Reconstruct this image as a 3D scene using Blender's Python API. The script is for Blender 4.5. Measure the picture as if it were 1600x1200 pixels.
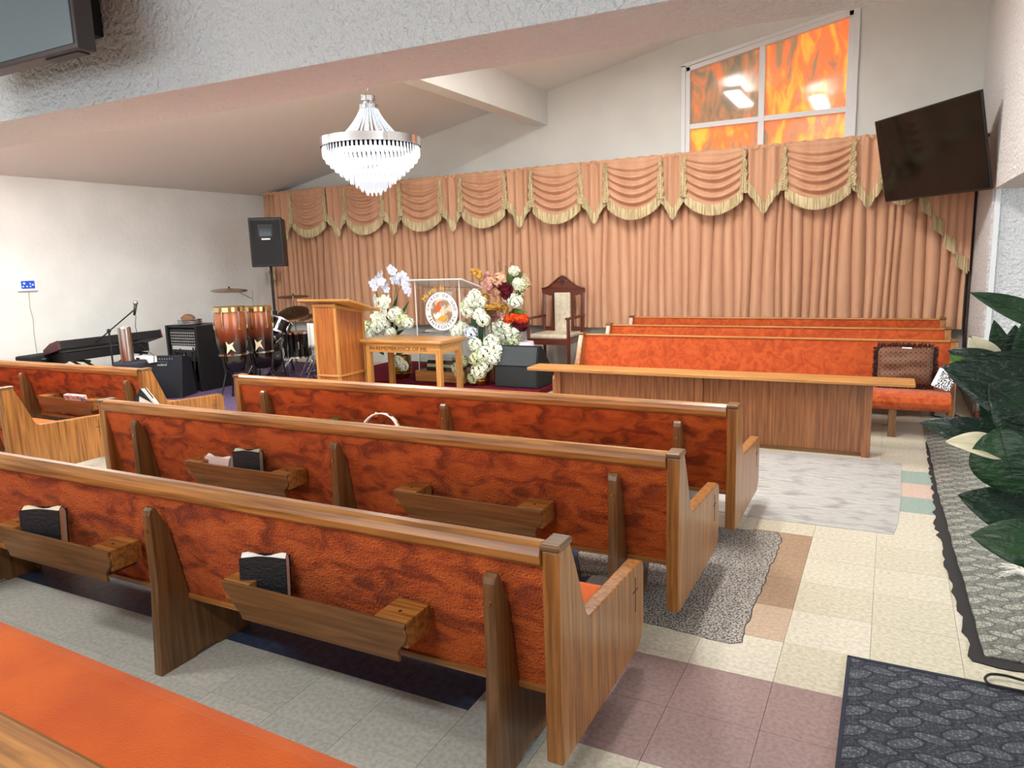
import bpy, math, random
from mathutils import Vector, Matrix
random.seed(7)
R=math.radians
sc=bpy.context.scene
COL=sc.collection
for o in list(bpy.data.objects): bpy.data.objects.remove(o)
# ---------------------------------------------------------------- camera
YAW,PITCH,ROLL=R(27.54),R(9.76),R(-1.88)
FPX=1136.8; EYE=1.6
fwd=Vector((-math.sin(YAW)*math.cos(PITCH),math.cos(YAW)*math.cos(PITCH),-math.sin(PITCH)))
r0=Vector((math.cos(YAW),math.sin(YAW),0)); u0=r0.cross(fwd)
rt=r0*math.cos(ROLL)+u0*math.sin(ROLL); up=u0*math.cos(ROLL)-r0*math.sin(ROLL)
cam=bpy.data.cameras.new('camera'); co=bpy.data.objects.new('camera',cam); COL.objects.link(co)
co.matrix_world=Matrix(((rt.x,up.x,-fwd.x,0),(rt.y,up.y,-fwd.y,0),(rt.z,up.z,-fwd.z,EYE),(0,0,0,1)))
cam.sensor_width=36; cam.lens=FPX/1600*36; cam.clip_start=0.02; cam.clip_end=100
sc.camera=co
def at(px,py,x=None,y=None,z=None):
    d=rt*((px-800)/FPX)+up*(-(py-600)/FPX)+fwd
    t = x/d.x if x is not None else (y/d.y if y is not None else (z-EYE)/d.z)
    p=d*t; p.z+=EYE; return p
# ---------------------------------------------------------------- world, exposure, lights
w=bpy.data.worlds.new('world'); sc.world=w; w.use_nodes=True
w.node_tree.nodes['Background'].inputs[0].default_value=(0.80,0.88,1,1)
w.node_tree.nodes['Background'].inputs[1].default_value=0.8
sc.view_settings.view_transform='Standard'; sc.view_settings.look='None'
sc.view_settings.exposure=0.0; sc.view_settings.gamma=1; sc.view_settings.use_curve_mapping=False
def area(name,loc,rot,sx,sy,power,color=(1,1,1)):
    l=bpy.data.lights.new(name,'AREA'); l.shape='RECTANGLE'; l.size=sx; l.size_y=sy; l.energy=power; l.color=color
    o=bpy.data.objects.new(name,l); COL.objects.link(o); o.location=loc; o.rotation_euler=[R(a) for a in rot]; return o
# daylight through the back windows, daylight of the side room, fluorescent fixtures, added ceiling fill
area('window_daylight',(-3.2,-3.85,1.75),(-90,0,180),6.5,1.9,130,(0.86,0.94,1.0))
area('side_daylight',(4.3,3.6,1.7),(0,90,0),1.7,5.0,120,(0.90,0.95,1.0))
FIX=[(-7.2,4.1,3.12,0),(-4.7,4.2,3.6,0),(-2.3,6.5,4.08,0),(-1.3,4.2,4.28,0)]
for i,(x,y,z,_) in enumerate(FIX):
    area('fluorescent_light',(x,y,z-0.075),(0,0,0),0.22,1.3,112,(1.0,0.985,0.95))
    area('ceiling_fill_light',(x,y,z+0.02),(180,0,0),0.22,1.3,66,(1.0,0.985,0.95))  # unseen lamp added above each housing to brighten the ceiling
for x,y in ((-1.2,-0.6),(-5.0,0.2)):
    area('fluorescent_light',(x,y,3.12),(0,0,0),1.3,0.24,66,(1.0,0.985,0.95))
# ---------------------------------------------------------------- helpers
def s2l(c):
    def f(v):
        v/=255.0
        return v/12.92 if v<=0.04045 else ((v+0.055)/1.055)**2.4
    return (f(c[0]),f(c[1]),f(c[2]),1)
MATS={}
def mat(name,rgb,rough=0.6,metal=0.0,rgb2=None,scale=8,stretch=(1,1,1),bump=0.0,bscale=60,bstretch=None,spec=0.5,emit=0,trans=0,contrast=(0.35,0.65),detail=4,coat=0,sheen=0,alpha=1,ior=1.45,rgb3=None,bdist=0.01,dist=0):
    if name in MATS: return MATS[name]
    m=bpy.data.materials.new(name); m.use_nodes=True; nt=m.node_tree; b=nt.nodes['Principled BSDF']
    b.inputs['Base Color'].default_value=s2l(rgb); b.inputs['Roughness'].default_value=rough; b.inputs['Metallic'].default_value=metal
    b.inputs['Specular IOR Level'].default_value=spec; b.inputs['Transmission Weight'].default_value=trans
    b.inputs['Coat Weight'].default_value=coat; b.inputs['Coat Roughness'].default_value=0.15
    b.inputs['Sheen Weight'].default_value=sheen; b.inputs['Alpha'].default_value=alpha; b.inputs['IOR'].default_value=ior
    if emit:
        b.inputs['Emission Color'].default_value=s2l(rgb); b.inputs['Emission Strength'].default_value=emit
    if rgb2 or bump:
        tc=nt.nodes.new('ShaderNodeTexCoord')
    if rgb2:
        mp=nt.nodes.new('ShaderNodeMapping'); mp.inputs['Scale'].default_value=stretch
        nt.links.new(tc.outputs['Object'],mp.inputs['Vector'])
        n=nt.nodes.new('ShaderNodeTexNoise'); n.inputs['Scale'].default_value=scale; n.inputs['Detail'].default_value=detail; n.inputs['Distortion'].default_value=dist
        nt.links.new(mp.outputs[0],n.inputs['Vector'])
        cr=nt.nodes.new('ShaderNodeValToRGB'); cr.color_ramp.elements[0].position=contrast[0]; cr.color_ramp.elements[1].position=contrast[1]
        cr.color_ramp.elements[0].color=s2l(rgb2); cr.color_ramp.elements[1].color=s2l(rgb)
        if rgb3:
            e=cr.color_ramp.elements.new((contrast[0]+contrast[1])/2); e.color=s2l(rgb3)
        nt.links.new(n.outputs['Fac'],cr.inputs[0]); nt.links.new(cr.outputs[0],b.inputs['Base Color'])
        if emit: nt.links.new(cr.outputs[0],b.inputs['Emission Color'])
    if bump:
        mp2=nt.nodes.new('ShaderNodeMapping'); mp2.inputs['Scale'].default_value=bstretch or (1,1,1)
        nt.links.new(tc.outputs['Object'],mp2.inputs['Vector'])
        n2=nt.nodes.new('ShaderNodeTexNoise'); n2.inputs['Scale'].default_value=bscale; n2.inputs['Detail'].default_value=3
        nt.links.new(mp2.outputs[0],n2.inputs['Vector'])
        bp=nt.nodes.new('ShaderNodeBump'); bp.inputs['Strength'].default_value=bump; bp.inputs['Distance'].default_value=bdist
        nt.links.new(n2.outputs['Fac'],bp.inputs['Height']); nt.links.new(bp.outputs[0],b.inputs['Normal'])
    MATS[name]=m; return m
def wood(name,a,b,axis='z',rough=0.36,coat=0.25,fine=52):
    st={'x':(0.045,1,1),'y':(1,0.045,1),'z':(1,1,0.045)}[axis]
    return mat(name+'_'+axis,a,rough,rgb2=b,scale=fine,stretch=st,contrast=(0.36,0.64),detail=8,coat=coat,bump=0.12,bscale=120,bstretch=st,dist=0.5,bdist=0.003)
class M:
    def __init__(s): s.v=[]; s.f=[]
    def add(s,vs,fs):
        k=len(s.v); s.v+= [tuple(v) for v in vs]; s.f+=[tuple(i+k for i in f) for f in fs]; return s
    def box(s,x0,x1,y0,y1,z0,z1):
        v=[(x,y,z) for z in (z0,z1) for x,y in ((x0,y0),(x1,y0),(x1,y1),(x0,y1))]
        return s.add(v,[(3,2,1,0),(4,5,6,7),(0,1,5,4),(1,2,6,5),(2,3,7,6),(3,0,4,7)])
    def obox(s,mtx,sx,sy,sz):
        v=[mtx@Vector((x*sx/2,y*sy/2,z*sz/2)) for z in (-1,1) for x,y in ((-1,-1),(1,-1),(1,1),(-1,1))]
        return s.add(v,[(3,2,1,0),(4,5,6,7),(0,1,5,4),(1,2,6,5),(2,3,7,6),(3,0,4,7)])
    def prism(s,pts,axis,a,b):
        # pts polygon CCW in the two other axes, extruded a..b along axis
        def mk(p,t):
            return {'x':(t,p[0],p[1]),'y':(p[0],t,p[1]),'z':(p[0],p[1],t)}[axis]
        n=len(pts); v=[mk(p,a) for p in pts]+[mk(p,b) for p in pts]
        f=[tuple(range(n))[::-1],tuple(range(n,2*n))]+[(i,(i+1)%n,n+(i+1)%n,n+i) for i in range(n)]
        return s.add(v,f)
    def tube(s,path,r,n=8,cap=True):
        path=[Vector(p) for p in path]; rs=r if isinstance(r,(list,tuple)) else [r]*len(path)
        prev=None; vs=[]; fs=[]
        for i,p in enumerate(path):
            t=(path[min(i+1,len(path)-1)]-path[max(i-1,0)]); t.normalize()
            if prev is None:
                a=Vector((0,0,1)) if abs(t.z)<0.9 else Vector((1,0,0)); u=t.cross(a).normalized()
            else:
                u=(prev-t*prev.dot(t)).normalized()
            prev=u; w_=t.cross(u)
            for k in range(n):
                an=2*math.pi*k/n; vs.append(p+(u*math.cos(an)+w_*math.sin(an))*rs[i])
        for i in range(len(path)-1):
            for k in range(n): fs.append((i*n+k,i*n+(k+1)%n,(i+1)*n+(k+1)%n,(i+1)*n+k))
        if cap: fs+= [tuple(range(n))[::-1],tuple((len(path)-1)*n+k for k in range(n))]
        return s.add(vs,fs)
    def lathe(s,prof,n=24,c=(0,0,0),mtx=None):
        vs=[];fs=[]
        for r_,z in prof:
            for k in range(n):
                a=2*math.pi*k/n; p=Vector((r_*math.cos(a),r_*math.sin(a),z))
                p= (mtx@p) if mtx else p+Vector(c); vs.append(p)
        m=len(prof)
        for i in range(m-1):
            for k in range(n): fs.append((i*n+k,i*n+(k+1)%n,(i+1)*n+(k+1)%n,(i+1)*n+k))
        fs+=[tuple(range(n))[::-1],tuple((m-1)*n+k for k in range(n))]
        return s.add(vs,fs)
    def grid(s,fn,nu,nv):
        vs=[fn(i/nu,j/nv) for j in range(nv+1) for i in range(nu+1)]
        fs=[(j*(nu+1)+i,j*(nu+1)+i+1,(j+1)*(nu+1)+i+1,(j+1)*(nu+1)+i) for j in range(nv) for i in range(nu)]
        return s.add(vs,fs)
    def sph(s,c,r,n=8,m=6,sq=(1,1,1)):
        c=Vector(c); vs=[];fs=[]
        for j in range(m+1):
            th=math.pi*j/m
            for k in range(n):
                a=2*math.pi*k/n; vs.append(c+Vector((r*sq[0]*math.sin(th)*math.cos(a),r*sq[1]*math.sin(th)*math.sin(a),r*sq[2]*math.cos(th))))
        for j in range(m):
            for k in range(n): fs.append((j*n+k,(j+1)*n+k,(j+1)*n+(k+1)%n,j*n+(k+1)%n))
        return s.add(vs,fs)
    def build(s,name,m,parent=None,bevel=0,smooth=False,solid=0,kind=None,sub=0):
        me=bpy.data.meshes.new(name); me.from_pydata(s.v,[],s.f); me.update()
        me.materials.append(m)
        o=bpy.data.objects.new(name,me); COL.objects.link(o)
        if parent: o.parent=parent
        if smooth: me.shade_smooth()
        if solid:
            q=o.modifiers.new('solid','SOLIDIFY'); q.thickness=solid; q.offset=0
        if bevel:
            q=o.modifiers.new('bevel','BEVEL'); q.width=bevel; q.segments=2; q.limit_method='ANGLE'; q.angle_limit=R(40)
        if sub:
            q=o.modifiers.new('sub','SUBSURF'); q.levels=sub; q.render_levels=sub
        if kind: o['kind']=kind
        return o
def tag(o,label,cat,group=None):
    o['label']=label; o['category']=cat
    if group: o['group']=group
    return o
def thing(name,label,cat,loc=(0,0,0),rz=0,group=None):
    o=bpy.data.objects.new(name,None); o.empty_display_size=0.1; COL.objects.link(o)
    o.location=loc; o.rotation_euler=(0,0,rz); return tag(o,label,cat,group)
def struct(name,mb,m,**k):
    o=mb.build(name,m,**k); o['kind']='structure'; return o
def kids(o): return [c for c in bpy.data.objects if c.parent==o]
def dup(o,parent=None):
    c=o.copy(); COL.objects.link(c); c.parent=parent
    for ch in kids(o): dup(ch,c)
    return c
def text_mesh(txt,size,mtx,depth=0.0015,align='CENTER',font_space=1.0):
    cu=bpy.data.curves.new('t','FONT'); cu.body=txt; cu.size=size; cu.extrude=depth; cu.align_x=align; cu.space_character=font_space
    cu.resolution_u=2
    o=bpy.data.objects.new('t',cu); COL.objects.link(o)
    dg=bpy.context.evaluated_depsgraph_get(); me=bpy.data.meshes.new_from_object(o.evaluated_get(dg))
    mb=M(); mb.add([mtx@v.co for v in me.vertices],[tuple(p.vertices) for p in me.polygons])
    bpy.data.objects.remove(o); bpy.data.curves.remove(cu); bpy.data.meshes.remove(me)
    return mb
# ---------------------------------------------------------------- materials
plaster=mat('plaster_smooth',(214,214,208),0.75,rgb2=(204,204,198),scale=1.3,bump=0.25,bscale=9,bdist=0.01)
plaster_r=mat('plaster_rough',(214,216,216),0.8,bump=1.0,bscale=34,bdist=0.035)
plaster_wall=mat('plaster_wall',(230,231,227),0.75,rgb2=(222,224,220),scale=2.0,bump=0.5,bscale=14,bdist=0.012)
ceil_m=mat('ceiling_paint',(222,220,216),0.85,bump=0.15,bscale=20,bdist=0.006)
white_paint=mat('white_paint',(222,224,224),0.5)
oakA=((186,126,64),(138,84,36))
def oak(ax): return wood('oak',(174,116,56),(120,74,32),ax)
def oakd(ax): return wood('oak_dark',(126,88,50),(92,62,32),ax)
def oakl(ax): return wood('oak_light',(196,140,76),(164,110,54),ax)
def oakr(ax): return wood('oak_red',(176,106,52),(142,78,36),ax)
mahog=wood('mahogany',(112,52,34),(70,30,20),'z'); mahogx=wood('mahogany',(112,52,34),(70,30,20),'x')
fabric=mat('orange_pile',(212,100,38),0.95,rgb2=(144,58,20),rgb3=(192,84,30),scale=6.5,stretch=(1,1,2.2),contrast=(0.36,0.6),detail=13,bump=1.0,bscale=130,sheen=0.08,dist=0.9,spec=0.1,bdist=0.02)
fabric_seat=mat('orange_seat_pile',(210,100,34),0.95,rgb2=(184,78,24),scale=3.0,contrast=(0.3,0.7),detail=8,bump=0.8,bscale=170,sheen=0.15,spec=0.15,bdist=0.005)
fabric_choir=mat('orange_choir_pile',(192,90,44),0.95,rgb2=(164,68,34),scale=11.0,contrast=(0.36,0.6),detail=12,bump=0.6,bscale=120,sheen=0.15,dist=1.5,spec=0.15)
curtain_m=mat('curtain_cloth',(210,164,132),0.9,rgb2=(198,150,118),scale=3,stretch=(3,3,0.15),bump=0.2,bscale=200,spec=0.2,sheen=0.1)
fringe_m=mat('fringe',(222,206,164),0.9,rgb2=(176,156,116),scale=70,stretch=(1,1,0.06),contrast=(0.4,0.6),bump=0.8,bscale=120,bstretch=(1,1,0.05),spec=0.2)
black=mat('black_plastic',(22,22,24),0.45)
blackr=mat('black_carpeted',(26,27,29),0.9,bump=0.5,bscale=180)
blackg=mat('black_gloss',(8,8,10),0.08,spec=0.6)
rubber=mat('black_rubber',(18,18,19),0.7)
chrome=mat('chrome',(215,215,218),0.12,metal=1)
steel=mat('brushed_steel',(190,186,180),0.28,metal=1,rgb2=(160,156,150),scale=30,stretch=(1,1,0.05))
brass=mat('brass_cymbal',(186,160,110),0.28,metal=1)
gold=mat('gold_pot_metal',(190,150,70),0.3,metal=1,rgb2=(160,120,50),scale=6)
grey_m=mat('grey_plastic',(120,122,124),0.6)
paper=mat('paper',(240,238,230),0.8)
cream=mat('cream_paper',(232,220,190),0.8)
white_m=mat('white_plastic',(235,236,238),0.4)
acrylic=mat('clear_acrylic',(240,246,248),0.03,trans=1.0,ior=1.35)
burg=mat('burgundy_carpet',(110,22,44),0.95,rgb2=(88,16,34),scale=14,bump=0.7,bscale=160,spec=0.15)
# ---------------------------------------------------------------- the setting
XL,XR,YF,YB=-9.5,0.77,9.5,-4.0
def zc(x): return 2.78+0.2*(x-XL)
terr=mat('terrazzo',(176,170,162),0.7,rgb2=(70,62,56),scale=110,contrast=(0.42,0.56),detail=2,bump=0.3,bscale=90)
mb=M().box(XL-0.3,5.0,YB-0.3,YF+0.3,-0.15,-0.004)
floor=struct('floor',mb,mat('floor_mastic',(150,142,124),0.8,rgb2=(120,110,95),scale=20))
# tiles
TX,TY=0.32,0.3135
def tmat(n,a,b,s=55,rough=0.35): return mat(n,a,rough,rgb2=b,scale=s,stretch=(1,1,1),contrast=(0.3,0.62),detail=3,bump=0.06,bscale=25,spec=0.4)
t_cream=[tmat('tile_cream_a',(208,202,184),(184,176,156)),tmat('tile_cream_b',(204,198,178),(180,172,150)),tmat('tile_cream_c',(212,206,190),(190,182,164))]
t_white=[tmat('tile_white_a',(200,200,192),(176,176,168)),tmat('tile_white_b',(194,195,187),(170,171,163))]
t_blue=tmat('tile_blue',(60,78,104),(42,56,80),30); t_purple=tmat('tile_mauve',(156,132,128),(136,112,110),60)
t_brown=tmat('tile_brown',(166,140,116),(140,116,94),60); t_brown2=tmat('tile_tan',(192,170,148),(172,150,128),60)
t_green=tmat('tile_green',(150,168,158),(134,152,144)); t_pink=tmat('tile_pink',(204,180,164),(190,164,148))
def tcol(i,j):
    # i column: x in [i*TX,(i+1)*TX]; j row: y in [2.655+j*TY, ...]
    if j in (-2,-1) and -3<=i<=-1: return t_purple
    if j==-2 and -13<=i<=-5: return t_blue
    if j in (1,) and -12<=i<=-5: return t_blue
    if j==2 and i in (-5,-6): return t_blue
    if i==-2 and j in (2,3,4): return t_brown
    if i==-2 and j==1: return t_brown2
    if i==0 and j in (7,9): return t_green
    if i==0 and j==8: return t_pink
    if i in (0,-1) and j in (13,14): return t_brown2
    if i<=-4: return random.choice(t_white)
    return random.choice(t_cream)
def tpoly(i,j):
    x0=i*TX+0.0008; x1=x0+TX-0.0016; y0=2.655+j*TY+0.0008; y1=y0+TY-0.0016
    if x1>0.325: x1=max(x0+0.01,x1)
    return x0,x1,y0,y1
tiles=[]
for i in range(-30,11):
    for j in range(-11,22):
        x0,x1,y0,y1=tpoly(i,j)
        cx,cy=(x0+x1)/2,(y0+y1)/2
        v=rt.dot(Vector((cx,cy,-EYE))),fwd.dot(Vector((cx,cy,-EYE)))
        vis=v[1]>0.5 and abs(v[0]/v[1])<0.76
        d=math.hypot(cx,cy)+(0 if vis else 100)
        # under the left pew block or behind, the tiles hardly show
        tiles.append((d,i,j))
tiles.sort()
tmesh={}
rest=M()
for k,(d,i,j) in enumerate(tiles):
    x0,x1,y0,y1=tpoly(i,j)
    if k<290 and d<90:
        m=tcol(i,j)
        if m.name not in tmesh:
            mm=M().box(0,x1-x0,0,y1-y0,-0.004,0)
            o=mm.build('floor_tile',m,floor); tmesh[m.name]=o.data
        else:
            o=bpy.data.objects.new('floor_tile',tmesh[m.name]); COL.objects.link(o); o.parent=floor
        o.location=(x0,y0,0)
    else: rest.box(x0,x1,y0,y1,-0.004,0)
rest.build('floor_tile_field',t_cream[1],floor,kind='stuff')
# terrazzo patch where tiles are missing
def ragged(pts,amp,step=0.06):
    out=[]
    n=len(pts)
    for i in range(n):
        a=Vector(pts[i]); b=Vector(pts[(i+1)%n]); L=(b-a).length; k=max(1,int(L/step))
        nn=Vector((-(b-a).y,(b-a).x))/L
        for q in range(k):
            out.append(tuple(a+(b-a)*q/k+nn*random.uniform(-amp,amp)))
    return out
tp=[(-1.32,3.22),(-1.22,3.30),(-1.10,3.30),(-1.05,2.93),(-0.86,2.90),(-0.66,2.88),(-0.52,2.865),(-0.475,2.90),(-0.485,3.02),(-0.475,4.14),(-0.51,4.21),(-0.82,4.17),(-1.4,4.2),(-1.45,3.5)]
rg=ragged(tp,0.006,0.04)
M().prism(rg,'z',0.0,0.0012).build('bare_terrazzo_patch',terr,floor)
cx=sum(p[0] for p in tp)/len(tp); cy=sum(p[1] for p in tp)/len(tp)
M().prism([(cx+(p[0]-cx)*1.012,cy+(p[1]-cy)*1.006) for p in rg],'z',0.0,0.0006).build('patch_edge_gap',mat('dark_gap',(60,52,44),0.9),floor)  # dark border drawn for the gap where the tiles end
# walls
struct('wall_left',M().box(XL-0.2,XL,YB-0.2,YF+0.2,-0.1,5.2),plaster_wall)
# front wall with window opening
WX0,WX1=-2.38,-0.50   # opening
def whead(x): return 3.86+0.185*(x+2.38)
fw=M()
fw.box(XL,WX0,YF,YF+0.25,-0.1,5.2); fw.box(WX1,5.0,YF,YF+0.25,-0.1,5.2); fw.box(WX0,WX1,YF,YF+0.25,-0.1,2.6)
fw.prism([(WX0,whead(WX0)),(WX1,whead(WX1)),(WX1,5.2),(WX0,5.2)],'y',YF,YF+0.25)
struct('wall_front',fw,plaster)
# right wall: pier, header over the opening to the side room, return
pier_y=7.9
struct('wall_right',M().box(XR,XR+0.55,pier_y,YF,-0.1,2.07),plaster_r)
struct('trim_1',M().box(XR,XR+0.55,YB,YF,2.07,5.3),plaster_r)
struct('trim_2',M().box(XR+0.02,XR+0.06,pier_y-0.03,pier_y,0.0,2.07),white_paint)
struct('wall_side_return',M().box(XR+0.55,1.32+0.25,pier_y+0.2,pier_y+0.4,-0.1,3.0).box(1.32,5.0,pier_y+0.2,pier_y+0.4,-0.1,3.0),plaster)
dr=struct('door_1',M().box(1.33,2.2,pier_y+0.12,pier_y+0.2,0.0,2.02),wood('door_brown',(118,84,60),(90,60,42),'z'))
M().box(1.42,2.1,pier_y+0.105,pier_y+0.12,0.15,0.9).box(1.42,2.1,pier_y+0.105,pier_y+0.12,1.05,1.9).build('door_panel',wood('door_brown',(118,84,60),(90,60,42),'z'),dr,bevel=0.005)
struct('baseboard_right',M().box(XR-0.03,XR,pier_y-0.02,YF,0,0.12),wood('base_brown',(110,84,68),(80,58,46),'y'))
bk=struct('trim_3',M().box(XR-0.01,XR+0.5,pier_y-0.06,pier_y-0.002,-0.004,0.05),mat('red_brick_sill',(150,58,36),0.8,rgb2=(96,30,22),scale=30,bump=0.8,bscale=60))
struct('wall_back',M().box(XL,5.0,YB-0.2,YB,-0.1,0.7).box(XL,5.0,YB-0.2,YB,2.75,5.2).box(XL,-6.6,YB-0.2,YB,0.7,2.75).box(0.2,5.0,YB-0.2,YB,0.7,2.75),plaster_wall)
struct('wall_far_right',M().box(4.7,4.9,YB,0.9,-0.1,3.0).box(4.7,4.9,6.3,pier_y+0.4,-0.1,3.0).box(4.7,4.9,0.9,6.3,-0.1,0.8).box(4.7,4.9,0.9,6.3,2.6,3.0),plaster_wall)
struct('trim_4',M().box(XR+0.55,4.9,YB,pier_y+0.4,3.0,3.15),ceil_m)
# big cross beam over the middle of the nave
def yn(x): return 2.81+0.035*x
def yf(x): return 3.27+0.02*x
bmv=[]
for x in (XL,XR):
    for y in (yn(x),yf(x)):
        for z in (2.5,5.2): bmv.append((x,y,z))
struct('trim_5',M().add(bmv,[(0,1,3,2),(4,6,7,5),(0,4,5,1),(2,3,7,6),(0,2,6,4),(1,5,7,3)]),plaster_r)
struct('ceiling',M().add([(XL-0.2,2.9,zc(XL-0.2)),(XR+0.5,2.9,zc(XR+0.5)),(XR+0.5,YF+0.2,zc(XR+0.5)),(XL-0.2,YF+0.2,zc(XL-0.2)),
   (XL-0.2,2.9,zc(XL-0.2)+0.2),(XR+0.5,2.9,zc(XR+0.5)+0.2),(XR+0.5,YF+0.2,zc(XR+0.5)+0.2),(XL-0.2,YF+0.2,zc(XL-0.2)+0.2)],
   [(3,2,1,0),(4,5,6,7),(0,1,5,4),(1,2,6,5),(2,3,7,6),(3,0,4,7)]),ceil_m)
struct('ceiling_rear',M().box(XL-0.2,XR,YB-0.2,2.75,3.28,3.45),ceil_m)
# ceiling beam running to the front wall
struct('trim_6',M().prism([(-4.48,3.39),(-4.27,3.39),(-4.27,zc(-4.27)+0.05),(-4.48,zc(-4.48)+0.05)],'y',3.2,YF),plaster)
# window
win=struct('window_1',M().box(WX0+0.01,WX1-0.01,YF+0.16,YF+0.19,2.55,2.56),white_paint)
g1=mat('amber_glass_a',(252,168,70),0.05,emit=0.75,rgb2=(150,118,88),rgb3=(238,118,66),scale=3.4,stretch=(1.6,1,0.6),contrast=(0.36,0.64),detail=8,dist=1.0,spec=0.6)
g2=mat('amber_glass_b',(236,118,68),0.05,emit=0.55,rgb2=(124,110,90),rgb3=(170,124,92),scale=3.6,stretch=(1.6,1,0.6),contrast=(0.36,0.66),detail=8,dist=1.0,spec=0.6)
mx,mz=-1.475,3.155
def frame(pts,name,par,wd=0.05,m=white_paint,y0=YF-0.02,y1=YF+0.1):
    mb=M()
    for a,b in zip(pts,pts[1:]+pts[:1]):
        a=Vector((a[0],0,a[1]));b=Vector((b[0],0,b[1])); d=(b-a).normalized(); n=Vector((-d.z,0,d.x))*wd
        mb.add([a+Vector((0,y0,0)),b+Vector((0,y0,0)),b+n+Vector((0,y0,0)),a+n+Vector((0,y0,0)),a+Vector((0,y1,0)),b+Vector((0,y1,0)),b+n+Vector((0,y1,0)),a+n+Vector((0,y1,0))],[(0,1,2,3),(7,6,5,4),(4,5,1,0),(5,6,2,1),(6,7,3,2),(7,4,0,3)])
    return mb.build(name,m,par,bevel=0.004)
frame([(WX0,2.6),(WX1,2.6),(WX1,whead(WX1)),(WX0,whead(WX0))],'window_frame',win,0.055)
M().box(WX1-0.01,WX1+0.06,YF-0.035,YF+0.0,2.6,whead(WX1)+0.05).build('casing',white_paint,win,bevel=0.004)
M().box(WX0-0.05,WX0+0.0,YF-0.035,YF+0.0,2.6,whead(WX0)+0.02).build('casing',white_paint,win,bevel=0.004)
M().prism([(WX0-0.05,whead(WX0)-0.005),(WX1+0.06,whead(WX1)+0.005),(WX1+0.06,whead(WX1)+0.05),(WX0-0.05,whead(WX0)+0.04)],'y',YF-0.035,YF).build('casing',white_paint,win,bevel=0.004)
M().box(mx-0.035,mx+0.035,YF-0.01,YF+0.09,2.6,whead(mx)).build('mullion',white_paint,win,bevel=0.004)
M().box(WX0,WX1,YF-0.005,YF+0.085,mz-0.03,mz+0.03).build('muntin',white_paint,win,bevel=0.004)
for x0,x1,z0,z1,gm in ((WX0,mx,2.6,mz,g1),(mx,WX1,2.6,mz,g1),(WX0,mx,mz,None,g2),(mx,WX1,mz,None,g1)):
    pts=[(x0,z0),(x1,z0),(x1,z1 or whead(x1)),(x0,z1 or whead(x0))]
    M().prism(pts,'y',YF+0.06,YF+0.07).build('pane',gm,win)
# back windows and side window (seen from elsewhere only)
glow=mat('daylit_glass',(225,238,255),0.2,emit=1.2)
for nm,bx in (('window_2',(-6.6,0.2,YB-0.12,YB-0.1,0.7,2.75)),('window_3',(4.8,4.82,0.9,6.3,0.8,2.6))):
    struct(nm,M().box(*bx),glow)
# fluorescent fixtures
tube_m=mat('lit_tube',(255,252,244),0.4,emit=5)
def fixture(x,y,z,along,lab):
    t=thing('fluorescent_fixture',lab,'light',(x,y,z),0 if along=='x' else R(90),'fluorescent ceiling fixtures')
    M().box(-0.66,0.66,-0.13,0.13,-0.04,0.0).build('housing',white_m,t,bevel=0.006)
    for s in (-0.06,0.06): M().tube([(-0.62,s,-0.058),(0.62,s,-0.058)],0.014,8).build('lamp_tube',tube_m,t,smooth=True)
    M().box(-0.02,0.02,-0.02,0.02,0.0,max(0.02,(zc(x)-z) if y>3 else 3.28-z)).build('hanger',white_m,t)
for (x,y,z,_),lb in zip(FIX,('nearest the left wall','left of the hanging beam','in front of the stained window','nearest the right wall')): fixture(x,y,z,'y','white twin-tube fluorescent fixture under the sloping ceiling, '+lb)
for x,y,lb in ((-1.2,-0.6,'behind the camera'),(-5.0,0.2,'above the left rear pews')): fixture(x,y,3.2,'x','white twin-tube fluorescent fixture on the low rear ceiling, '+lb)
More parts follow.
